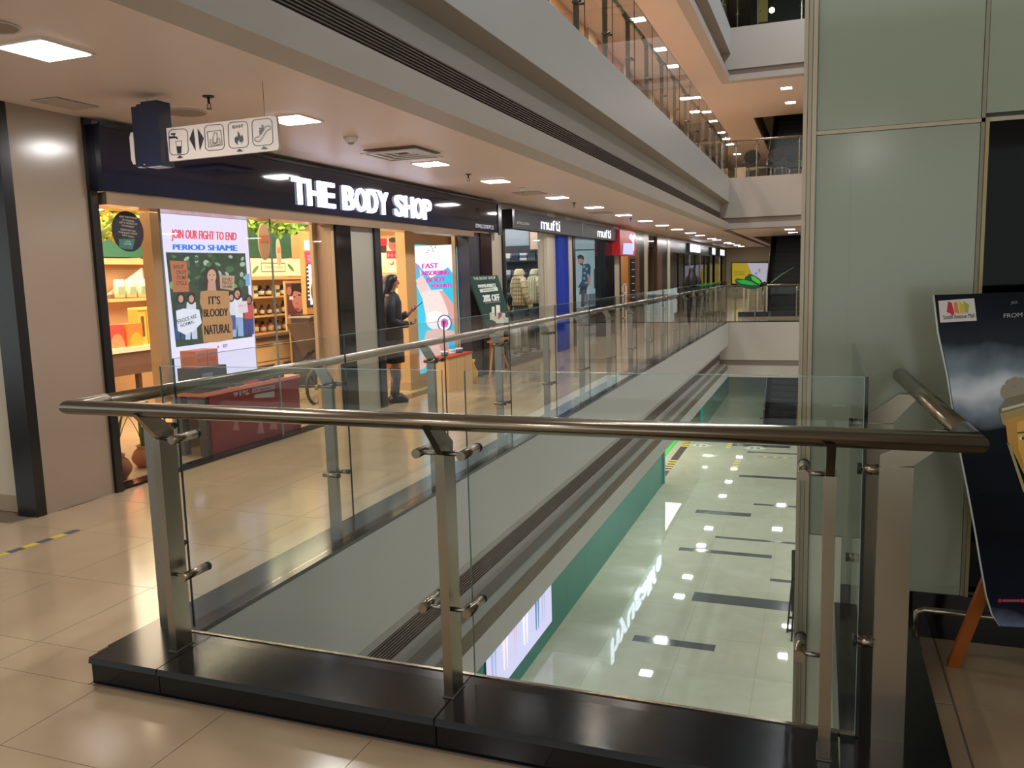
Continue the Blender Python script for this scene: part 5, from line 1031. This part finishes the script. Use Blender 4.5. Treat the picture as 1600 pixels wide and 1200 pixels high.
# near + right rail (one mitred tube)
t = balustrade('nearest steel and glass balustrade running across the foreground'); t.location = (-1.2, 2.55, .115)
RZ = 1.128
b = MB(); b.tube([(-2.805, 2.62, RZ), (-2.805, 2.44, RZ), (.392, 2.44, RZ), (.385, 2.60, RZ + .002)], .0285, STEEL, 40); b.build('handrail', t)
for i, x in enumerate((-2.45, -1.215, .037)):
    pt = post(t, (x, 2.555), (1, 0, 0), (0, 1, 0), .115, RZ, .115)
    sides = (1,) if i == 0 else ((1, -1) if i == 1 else (-1,))
    standoff(pt, (x, 2.53), (1, 0, 0), (0, 1, 0), 1.0, sides, off=.085 if i < 2 else .075, d0=-.03, d1=.122); standoff(pt, (x, 2.53), (1, 0, 0), (0, 1, 0), .44, sides, off=.085 if i < 2 else .075, d0=-.03, d1=.122)
    part(pt, 'base_seal', (x - .022, x + .022, 2.505, 2.605, .115, .119, M('5a564e', .6)))
for (x0, x1) in ((-2.54, -1.265), (-1.175, .128)): pane(t, x0, x1, 2.654, 2.664, .135, 1.272); edge(t, x0 - .001, x0, 2.654, 2.664, .135, 1.272, M('6f8f84', .2)); edge(t, x1, x1 + .001, 2.654, 2.664, .135, 1.272, M('a9c2b6', .15)); edge(t, x0, x1, 2.654, 2.664, 1.272, 1.273, M('88a598', .2))
t = balustrade('short steel and glass balustrade at right, returning to the green pillar'); t.location = (.25, 3.2, .115)
b = MB(); b.tube([(.385, 2.602, RZ + .002), (.32, 3.79, RZ + .015)], .0285, STEEL, 40); b.build('handrail', t)
for i, y in enumerate((2.70, 3.44)):
    pt = post(t, (.225, y), (0, 1, 0), (-1, 0, 0), .115, RZ, .15 if i == 0 else .11, dep=.095)
    for z in (.99, .44): standoff(pt, (.175, y), (0, 1, 0), (-1, 0, 0), z, (-1,) if i == 0 else (1,), off=.03, d0=-.0, d1=.06)
pane(t, .131, .141, 2.672, 3.79, .12, 1.272); edge(t, .131, .141, 2.670, 2.672, .12, 1.272, M('0a1512', .2)); edge(t, .131, .141, 2.672, 3.79, 1.272, 1.274, M('6c7d72', .2))
# left gallery balustrades for three storeys
def gallery(z, lab, y_from, n, detail=True):
    t = balustrade(lab); t.location = (-2.75, 4.0, z); XG = -2.72
    yl = YF - .1
    b = MB(); b.tube([(-2.805 if z == 0 else -2.86, 2.622 if z == 0 else y_from, z + (RZ if z == 0 else 1.10)), (-2.87, 4.4, z + 1.10), (-2.87, yl, z + 1.10)] if z == 0 else [(-2.86, y_from, z + 1.1), (-2.87, yl, z + 1.1)], .0285, STEEL, 20); b.build('handrail', t)
    ys_ = [2.93 + 1.432 * i for i in range(n)]
    for i, y in enumerate(ys_):
        if y < y_from: continue
        pt = post(t, (-2.808, y - .07), (0, 1, 0), (1, 0, 0), z, z + 1.10, .07, dep=.065, m=STEELD)
        for zz in (.97, .42): standoff(pt, (-2.80, y - .07), (0, 1, 0), (1, 0, 0), z + zz, (1, -1) if i else (1,), off=.055, d0=-.04, d1=.072, r=.014)
        y2 = min(y + 1.432 - .008, yl)
        if y2 > y + .2: pane(t, XG - .006, XG + .004, y, y2, z + .01, z + 1.272); edge(t, XG - .006, XG + .004, y - .004, y, z + .01, z + 1.272, M('10201c', .3)); edge(t, XG - .006, XG + .004, y, y2, z + 1.272, z + 1.274, M('88a598', .2))
    return t
gallery(0, 'long steel and glass balustrade along the main shop gallery', 2.9, 17)
gallery(ST, 'long steel and glass balustrade of the upper gallery overhead', 7.0, 17)
gallery(2 * ST, 'steel and glass balustrade of the topmost gallery', 15.0, 17)
def far_bal(z, lab):
    t = balustrade(lab); t.location = (-1.3, YF + .1, z); y = YF + .12
    b = MB(); b.tube([(-2.87, y - .22, z + 1.1), (-2.87, y, z + 1.1), (2.55, y, z + 1.1)], .028, STEEL, 16); b.build('handrail', t)
    for i, x in enumerate((-2.5, -1.9, -.68, .6)):
        pt = post(t, (x, y + .04), (1, 0, 0), (0, -1, 0), z, z + 1.1, .04, dep=.07)
        for zz in (.95, .4): standoff(pt, (x, y + .01), (1, 0, 0), (0, -1, 0), z + zz, (1, -1), off=.06, d0=-.02, d1=.06, r=.014)
    for (x0, x1) in ((-2.66, -1.92), (-1.9, -.7), (-.68, .6), (.62, 2.5)): pane(t, x0, x1, YF + .03, YF + .04, z + .02, z + 1.05)
far_bal(0, 'steel and glass balustrade before the main escalator at far end'); far_bal(ST, 'steel and glass balustrade before the upper escalator at far end'); far_bal(2 * ST, 'steel and glass balustrade of the top floor at far end')

# ================================================================== ESCALATORS
def escalator(z, lab, x0=-1.95, x1=-.55, n=30):
    y0 = 31.3; t = thing('escalator', lab, 'escalator', ((x0 + x1) / 2, y0, z)); RB = M('1a1b1c', .45); rise, run = .2, .345
    for i in range(n):
        y = y0 + .6 + i * run; zz = z + i * rise
        b = MB(); b.hexa([(x0 + .2, y, zz - .02), (x1 - .2, y, zz - .02), (x1 - .2, y + run + .05, zz - .02), (x0 + .2, y + run + .05, zz - .02), (x0 + .2, y, zz + .2), (x1 - .2, y, zz + .2), (x1 - .2, y + run + .05, zz + .2), (x0 + .2, y + run + .05, zz + .2)], RB)
        b.box(x0 + .2, x1 - .2, y - .012, y, zz + .17, zz + .2, M('2e2f30', .5)); b.build('step', t)
    dy, dz = n * run, n * rise
    for x, sgn in ((x0, 1), (x1, -1)):
        b = MB(); q = [(x, y0 + .3, z), (x, y0 + .6, z + .12), (x, y0 + .6 + dy, z + .12 + dz), (x, y0 + .6 + dy, z - .6 + dz), (x, y0 + 1.4, z - .6), (x, y0 + .3, z - .3)]; b.prism(q, (sgn * .2, 0, 0), M('2b2623', .3, .3)); b.build('skirt_truss', t)
        b = MB(); q = [(x + sgn * .09, y0 + .1, z + .2), (x + sgn * .09, y0, z + .6), (x + sgn * .09, y0 + .1, z + .95), (x + sgn * .09, y0 + .6, z + 1.05), (x + sgn * .09, y0 + .6 + dy, z + 1.05 + dz), (x + sgn * .09, y0 + .6 + dy, z + .1 + dz), (x + sgn * .09, y0 + .6, z + .1)]; b.prism(q, (sgn * .01, 0, 0), glass('escalator_glass', (.55, .6, .58), .8)); b.build('side_glass', t)
        b = MB(); b.tube([(x + sgn * .095, y0 + .15, z + .18), (x + sgn * .095, y0 - .08, z + .4), (x + sgn * .095, y0 - .08, z + .75), (x + sgn * .095, y0 + .15, z + 1.0), (x + sgn * .095, y0 + .6, z + 1.07), (x + sgn * .095, y0 + .6 + dy, z + 1.07 + dz)], .035, M('101011', .4), 10); b.build('handrail', t)
    part(t, 'landing_plate', (x0, x1, y0 - .6, y0 + .62, z + .001, z + .02, STEELD)); part(t, 'steel_strip', (x1 - .19, x1 - .17, y0 + .6, y0 + .64, z, z + 1, STEEL))
    return t
escalator(0, 'black escalator climbing at the far end of main gallery'); escalator(ST, 'dark escalator on the upper floor at far end'); escalator(-ST, 'dark escalator rising from the lower hall'); escalator(2 * ST, 'dark escalator on the top floor at far end', n=10)
# yellow lit poster on far wall
t = thing('lit_poster', 'yellow and white lit wall poster left of the main escalator', 'poster', (-4.4, 49.9, 1.0)); cq = crop(1120, 350, 8, 'y', 49.9)
q0, q1 = cq((190, 490)), cq((640, 745)); part(t, 'frame', (q0.x - .05, q1.x, 49.92, 50, q1.z - .04, q0.z + .04, BLACK))
P = Print(cq, (0, -1, 0), .55); P.rect(192, 490, 640, 745, 'b9b4c4'); P.poly([(192, 490), (380, 490), (430, 600), (460, 745), (192, 745)], 'b09a10'); P.text('LAKHOTIA', (215, 608), (352, 608), (352, 590), (215, 590), '3b3410', .01); P.text('CLASSES', (225, 638), (345, 638), (345, 620), (225, 620), '3b3410', .01); P.ell(490, 620, 14, 14, '5a7aa0'); P.poly([(520, 560), (545, 560), (545, 610), (520, 600)], '8a8a94'); P.build(t)
# green butterfly
t = thing('butterfly_decoration', 'large green butterfly decoration perched on the far railing', 'decoration', (-1.5, YF, 1.2)); cb = crop(1120, 350, 8, 'y', YF - .05)
GB, GD = M('1fae3c', .5, emit=.08), M('0b4f34', .5)
def wing(pts, m, d, name, dy_=.0):
    b = MB(); b.prism([cb(p) + Vector((0, -dy_, 0)) for p in pts], (0, d, 0), m); return b.build(name, t)
w1 = wing([(225, 700), (250, 680), (350, 690), (440, 715), (500, 750), (575, 780), (520, 805), (440, 818), (340, 800), (260, 765), (232, 730)], GD, .02, 'wing'); wing([(245, 705), (345, 698), (430, 720), (510, 762), (430, 765), (300, 745)], GB, .006, 'wing_patch', .012)
wing([(345, 690), (355, 655), (385, 650), (390, 625), (440, 630), (500, 660), (560, 710), (575, 770), (500, 755), (430, 715)], GD, .02, 'wing', -.06); wing([(425, 650), (470, 655), (530, 700), (560, 750), (510, 745), (440, 700)], M('56c83a', .5, emit=.08), .006, 'wing_patch', -.045)
b = MB(); b.tube([cb((540, 770)), cb((600, 745)), cb((640, 735))], [.05, .07, .02], M('101416', .5), 10); b.build('body', t)
for e in ((960, 540), (850, 600)): b = MB(); b.tube([cb((640, 770)), cb(((640 + e[0]) / 2, (770 + e[1]) / 2 - 12)), cb(e)], [.012, .009, .004], M('5f8a4a', .4), 6); b.build('antenna', t)
b = MB(); b.tube([cb((570, 780)) + Vector((0, .1, 0)), cb((575, 1010)) + Vector((0, .1, 0))], .03, STEELD, 8); b.build('support', t)
t = thing('kiosk', 'dark planter box with pale posts before the main escalator', 'kiosk', (-2.0, 29.5, 0)); part(t, 'plinth', (-2.65, -.6, 29.4, 29.7, 0, .16, M('1c1b1b', .4)))
for x in (-2.5, -2.35, -2.05, -1.75): part(t, 'pale_post', (x, x + .06, 29.5, 29.56, .16, 1.05, M('b8ad96', .5)))
part(t, 'panel', (-2.3, -1.8, 29.55, 29.57, .2, 1.0, M('8f8468', .5)))
t = thing('red_balloon', 'pinkish red balloon at the pillar edge beside main escalator', 'balloon', (-.6, 30, 2.6)); b = MB(); cb_ = ony((1259, 376), 27.0); b.lathe(cb_ + Vector((0, 0, -.2)), [(.002, -.1), (.08, .0), (.15, .15), (.15, .26), (.09, .36), (.005, .4)], M('c04a58', .35), 16); b.build('bulb', t); b = MB(); b.tube([cb_ + Vector((0, 0, -.3)), (cb_.x, cb_.y, 1.12)], .004, M('d8d8d8', .5), 5); b.build('string', t); t.location = cb_
for ch in [o for o in bpy.data.objects if o.parent == t]: ch.location = Vector((-.6, 30, 2.6)) - cb_

# ================================================================== UPPER FLOORS
UW = M('8a6f58', .5); uw = struct('wall_upper')
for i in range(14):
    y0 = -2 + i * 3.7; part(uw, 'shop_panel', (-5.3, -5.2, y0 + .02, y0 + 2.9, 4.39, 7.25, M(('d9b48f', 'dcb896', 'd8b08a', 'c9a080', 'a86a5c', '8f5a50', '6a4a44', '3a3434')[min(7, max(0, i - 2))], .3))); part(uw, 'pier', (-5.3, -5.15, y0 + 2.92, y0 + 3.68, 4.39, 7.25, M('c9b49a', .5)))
S('wall_top', (-5.3, -5.2, -3, 50, 8.78, 11.6, M('5a625c', .5)), (-2.6, 2.6, 33, 33.1, 8.78, 11.6, M('3b4a46', .5)))
t = thing('shop_sign', 'small white lit sign glimpsed through the upper balustrade', 'sign', (-5.1, 30, 5.8)); letters(t, 'amoh', lambda u, v: Vector((-5.1, 27.0 + u * 2.6, 6.3 + v * .4)) + Vector((-.045, 0, 0)), 1, M('e8f0ff', .5, emit=1.5), Vector((1, 0, 0)), .03)
def cafe_chair(x, y, rz, lab):
    t = thing('cafe_chair', lab, 'chair', (x, y, ST), 'black chairs on the upper floor'); BK = M('141416', .4); ca, sa = math.cos(rz), math.sin(rz)
    def W4(a, f, z): return Vector((x + a * ca - f * sa, y + a * sa + f * ca, ST + z))
    b = MB(); b.prism([W4(.24 * math.cos(q / 16 * 6.2832), .22 * math.sin(q / 16 * 6.2832), .43) for q in range(16)], (0, 0, .05), BK); b.build('seat', t)
    b = MB(); b.prism([W4(.26 * math.cos(q / 20 * 6.2832), -.24, .80 + .22 * math.sin(q / 20 * 6.2832)) for q in range(20)], W4(0, -.03, 0) - W4(0, 0, 0), BK); b.build('backrest', t)
    for a in (-.18, .18):
        for f in (-.18, .18): b = MB(); b.tube([W4(a, f, .43), W4(a * 1.2, f * 1.2, 0)], .014, STEELD, 8); b.build('leg', t)
    for a in (-.24, .24): b = MB(); b.tube([W4(a, -.2, .5), W4(a, -.1, .68), W4(a, .18, .66), W4(a, .2, .48)], .012, BK, 8); b.build('armrest', t)
cafe_chair(-2.2, 28.6, .2, 'black round-backed chair on upper floor, leftmost'); cafe_chair(-1.35, 28.6, -.3, 'black round-backed chair on upper floor, middle'); cafe_chair(-.85, 29.3, 0, 'black round-backed chair on upper floor, rightmost')
t = thing('cafe_table', 'low dark table between the black chairs upstairs', 'table', (-1.8, 28.2, ST)); part(t, 'tabletop', (-2.3, -1.5, 27.9, 28.3, ST + .42, ST + .46, M('1c1c20', .2))); 
for (x, y) in ((-2.25, 27.95), (-1.55, 27.95), (-2.25, 28.25), (-1.55, 28.25)): part(t, 'leg', (x - .015, x + .015, y - .015, y + .015, ST, ST + .42, STEELD))
t = thing('box_display', 'pale low display block behind the upper railing at left', 'display', (-2.4, 27.9, ST)); part(t, 'block', (-2.62, -2.30, 27.6, 27.85, ST, ST + .38, M('d0b298', .5))); part(t, 'block_top', (-2.63, -2.29, 27.59, 27.86, ST + .38, ST + .41, M('e0c8b0', .5)))
# top floor things behind glass
t = thing('hanging_lamp', 'round glowing lamp seen on the topmost floor', 'lamp', (-1.3, 31, 10)); c = ony((1206, 16), 31.0); b = MB(); b.lathe(c, [(.01, -.1), (.09, -.05), (.09, .05), (.01, .1)], M('fff6d0', .5, emit=3.), 14); b.build('globe', t); b = MB(); b.tube([c + Vector((0, 0, .1)), (c.x, c.y, 11.6)], .006, BLACK, 5); b.build('cord', t)
t = thing('banner', 'yellow hanging banner on the topmost floor', 'banner', (-1.8, 30.5, 10)); a = ony((1190, 20), 30.5); part(t, 'cloth', (a.x - .15, a.x + .2, 30.5, 30.52, a.z - .3, 11.5, M('b0a048', .6))); part(t, 'top_rod', (a.x - .2, a.x + .25, 30.49, 30.53, 11.5, 11.54, BLACK))

# ================================================================== RIGHT SIDE: EASEL POSTER, PIPE RAIL, LOWER EASEL
t = thing('poster_board', 'curved dark film poster board with mall badge and golden crowned head', 'poster', (.55, 3.3, .3)); YP = 3.3
cp = crop(0, 0, 1, 'y', YP)
Lp = [(1459, 461), (1466, 520), (1480, 585), (1490, 650), (1501, 710), (1513, 770), (1524, 830), (1533, 885), (1541, 930), (1550, 960), (1562, 978)]
def bend(px, py, dz=0.):      # the board is a sheet bowed towards the walkway
    f = (py - 460) / 518.0; yy = YP - .10 * math.sin(min(1, max(0, f)) * math.pi)
    return ony((px, py), yy)
b = MB(); ms = M('14161e', .16, var=.3, scale=3); rowsL = [bend(*p) for p in Lp]; rowsR = [ony((p[0] + 260, 452 + (p[1] - 461) * 1.04), YP - .10 * math.sin((p[1] - 461) / 518 * math.pi)) for p in Lp]
R = [];
for l, r in zip(rowsL, rowsR): R.append([l, r, r + Vector((0, .012, 0)), l + Vector((0, .012, 0))])
b.rings(R, ms, True, True); b.build('board', t)
b = MB(); R = [[l + Vector((-.003, -.001, 0)), l + Vector((.002, -.001, 0)), l + Vector((.002, .013, 0)), l + Vector((-.003, .013, 0))] for l in rowsL]; b.rings(R, M('c9ccc9', .4), True, True); b.build('white_edge', t)
def P_to(p): return bend(p[0], p[1]) + Vector((0, -.002, 0))
P = Print(lambda p: P_to(p), (0, -1, 0), 0., .25)
P.poly([(1466, 470), (1522, 466), (1526, 501), (1469, 504)], 'd8d0cc'); P.poly([(1481, 471), (1487, 473), (1491, 489), (1489, 494), (1484, 489), (1479, 488)], 'c02c44'); P.poly([(1490, 473), (1495, 471), (1499, 490), (1491, 488)], 'd9883c'); P.poly([(1498, 469), (1505, 476), (1506, 490), (1500, 489)], 'd2b83c'); P.poly([(1505, 470), (1514, 476), (1512, 489), (1507, 488)], 'a3ad42')
P.build(t, 'badge_print'); P = Print(lambda p: P_to(p), (0, -1, 0), 0., .25); P.k = 8
P.text('South Avenue Mall', (1474, 499), (1522, 496), (1522, 489), (1473, 492), '22222c', .0)
P.build(t, 'badge_lettering'); P = Print(lambda p: P_to(p), (0, -1, 0), 0., .25); P.k = 3
P.text('JIO ST', (1579, 476), (1600, 474), (1600, 469), (1579, 471), '9a9a9e'); P.text('FROM', (1568, 497), (1597, 495), (1597, 488), (1568, 490), 'b4b4b6', .0)
P.build(t, 'title_print')
# painted misty peak: part of the printed artwork
def art_mat():
    m = bpy.data.materials.new('poster_art'); m.use_nodes = True; nt = m.node_tree; bs = nt.nodes['Principled BSDF']; bs.inputs['Roughness'].default_value = .5; bs.inputs['Specular IOR Level'].default_value = .08
    g = nt.nodes.new('ShaderNodeNewGeometry'); sp = nt.nodes.new('ShaderNodeSeparateXYZ'); nt.links.new(g.outputs['Position'], sp.inputs[0])
    nz = nt.nodes.new('ShaderNodeTexNoise'); nz.inputs['Scale'].default_value = 9; nt.links.new(g.outputs['Position'], nz.inputs['Vector'])
    ad = nt.nodes.new('ShaderNodeMath'); ad.operation = 'MULTIPLY_ADD'; ad.inputs[1].default_value = .12; nt.links.new(nz.outputs['Fac'], ad.inputs[0]); nt.links.new(sp.outputs['Z'], ad.inputs[2])
    mr = nt.nodes.new('ShaderNodeMapRange'); mr.inputs[1].default_value = .30; mr.inputs[2].default_value = 1.60; nt.links.new(ad.outputs[0], mr.inputs[0])
    cr = nt.nodes.new('ShaderNodeValToRGB'); nt.links.new(mr.outputs[0], cr.inputs[0]); e = cr.color_ramp.elements
    st = [(0, 'aab4d0'), (.04, '6b7390'), (.08, '1c2030'), (.3, '12141c'), (.61, '15171f'), (.655, '8592a0'), (.71, 'd3dce2'), (.76, '7f8c98'), (.83, '2a3038'), (.92, '1a1d24'), (1, '14161b')]
    e[0].position = 0; e[0].color = (*hexc(st[0][1]), 1); e[1].position = 1; e[1].color = (*hexc(st[-1][1]), 1)
    for p_, c_ in st[1:-1]: q_ = e.new(p_); q_.color = (*hexc(c_), 1)
    nt.links.new(cr.outputs[0], bs.inputs['Base Color']); return m
b = MB(); AM = art_mat(); R = [[l + Vector((.004, -.001, 0)), r + Vector((0, -.001, 0))] for l, r in zip(rowsL, rowsR)]
for i in range(len(R) - 1): b.face([R[i][0], R[i][1], R[i + 1][1], R[i + 1][0]], AM, True)
b.build('art_sheet', t)
P = Print(lambda p: P_to(p), (0, -1, 0), 0., .35); P.k = 3
for (x, y, rx, ry) in ((1578, 600, 8, 8), (1586, 596, 8, 8), (1595, 598, 8, 9), (1572, 612, 9, 12), (1600, 606, 14, 12), (1590, 618, 20, 14)): P.ell(x, y, rx, ry, '8d846c', 12)
P.poly([(1560, 640), (1572, 622), (1610, 612), (1612, 640), (1568, 652)], '6f6442'); P.poly([(1562, 646), (1612, 632), (1612, 660), (1576, 668), (1566, 662)], 'a08a3c'); P.line([(1565, 640), (1610, 628)], 4, 'c9c2a4')
P.poly([(1570, 655), (1612, 645), (1612, 752), (1600, 742), (1586, 712), (1574, 690)], 'c08a1c'); P.poly([(1588, 660), (1612, 650), (1612, 740), (1600, 728), (1590, 700)], 'e2a62c'); P.ell(1597, 684, 5.5, 3, 'efe2c8'); P.ell(1598, 684, 2.6, 2.8, '1c140c'); P.line([(1589, 676), (1604, 674)], 2.4, '3c2a10')
P.poly([(1572, 690), (1580, 700), (1603, 768), (1598, 768)], 'a59a6a'); P.build(t, 'crowned_head_print'); P = Print(lambda p: P_to(p), (0, -1, 0), 0., .35); P.k = 3; P.rect(1566, 936, 1594, 940, 'b8506a'); P.ell(1562, 938, 3, 3, 'c03c5a'); P.ell(1597, 938, 3, 3, 'c03c5a'); P.build(t, 'date_print')
l0 = onz((1485, 1040), 0.0); l1 = ony((1545, 900), 3.42)
b = MB(); b.bar(l0 + Vector((.008, 0, 0)), l1 + (l1 - l0) * .35, .042, .03, M('a4561c', .45, var=.15, scale=6), up=(0, 1, 0)); b.build('easel_leg', t)
t = thing('pipe_rail', 'low steel pipe rail standing along the black skirting', 'rail', (.4, 3.66, 0)); b = MB(); b.tube([(.402, 3.66, .02), (.402, 3.66, .165), (.43, 3.66, .178), (1.6, 3.66, .175)], .013, STEEL, 14); b.build('pipe', t); b = MB(); b.lathe((.402, 3.66, 0), [(.026, 0), (.024, .012), (.015, .02)], STEEL, 18); b.build('floor_flange', t)
b = MB(); b.tube([(1.5, 3.66, .0), (1.5, 3.66, .165)], .013, STEEL, 12); b.build('rail_leg', t)
t = thing('black_easel', 'folded black easel board standing on lower floor by the pillar', 'easel', (-.35, 13.8, -4.39))
q = [ony(p, 13.9) for p in ((1237, 860), (1246, 860), (1244, 930), (1236, 960))]; b = MB(); b.prism(q, (0, .03, 0), BLACK); b.build('board', t)
for (a_, b_) in (((1238, 905), (1230, 988)), ((1241, 930), (1237, 1002)), ((1246, 880), (1244, 1000))):
    p0, p1 = ony(a_, 13.85), onz(b_, -4.39); b = MB(); b.bar(p1, p0, .03, .03, BLACK); b.build('leg', t)
for y_ in (965, 985): b = MB(); b.bar(ony((1232, y_), 13.8), ony((1246, y_), 13.8), .03, .03, BLACK); b.build('cross_bar', t)

print('objects', len(bpy.data.objects))
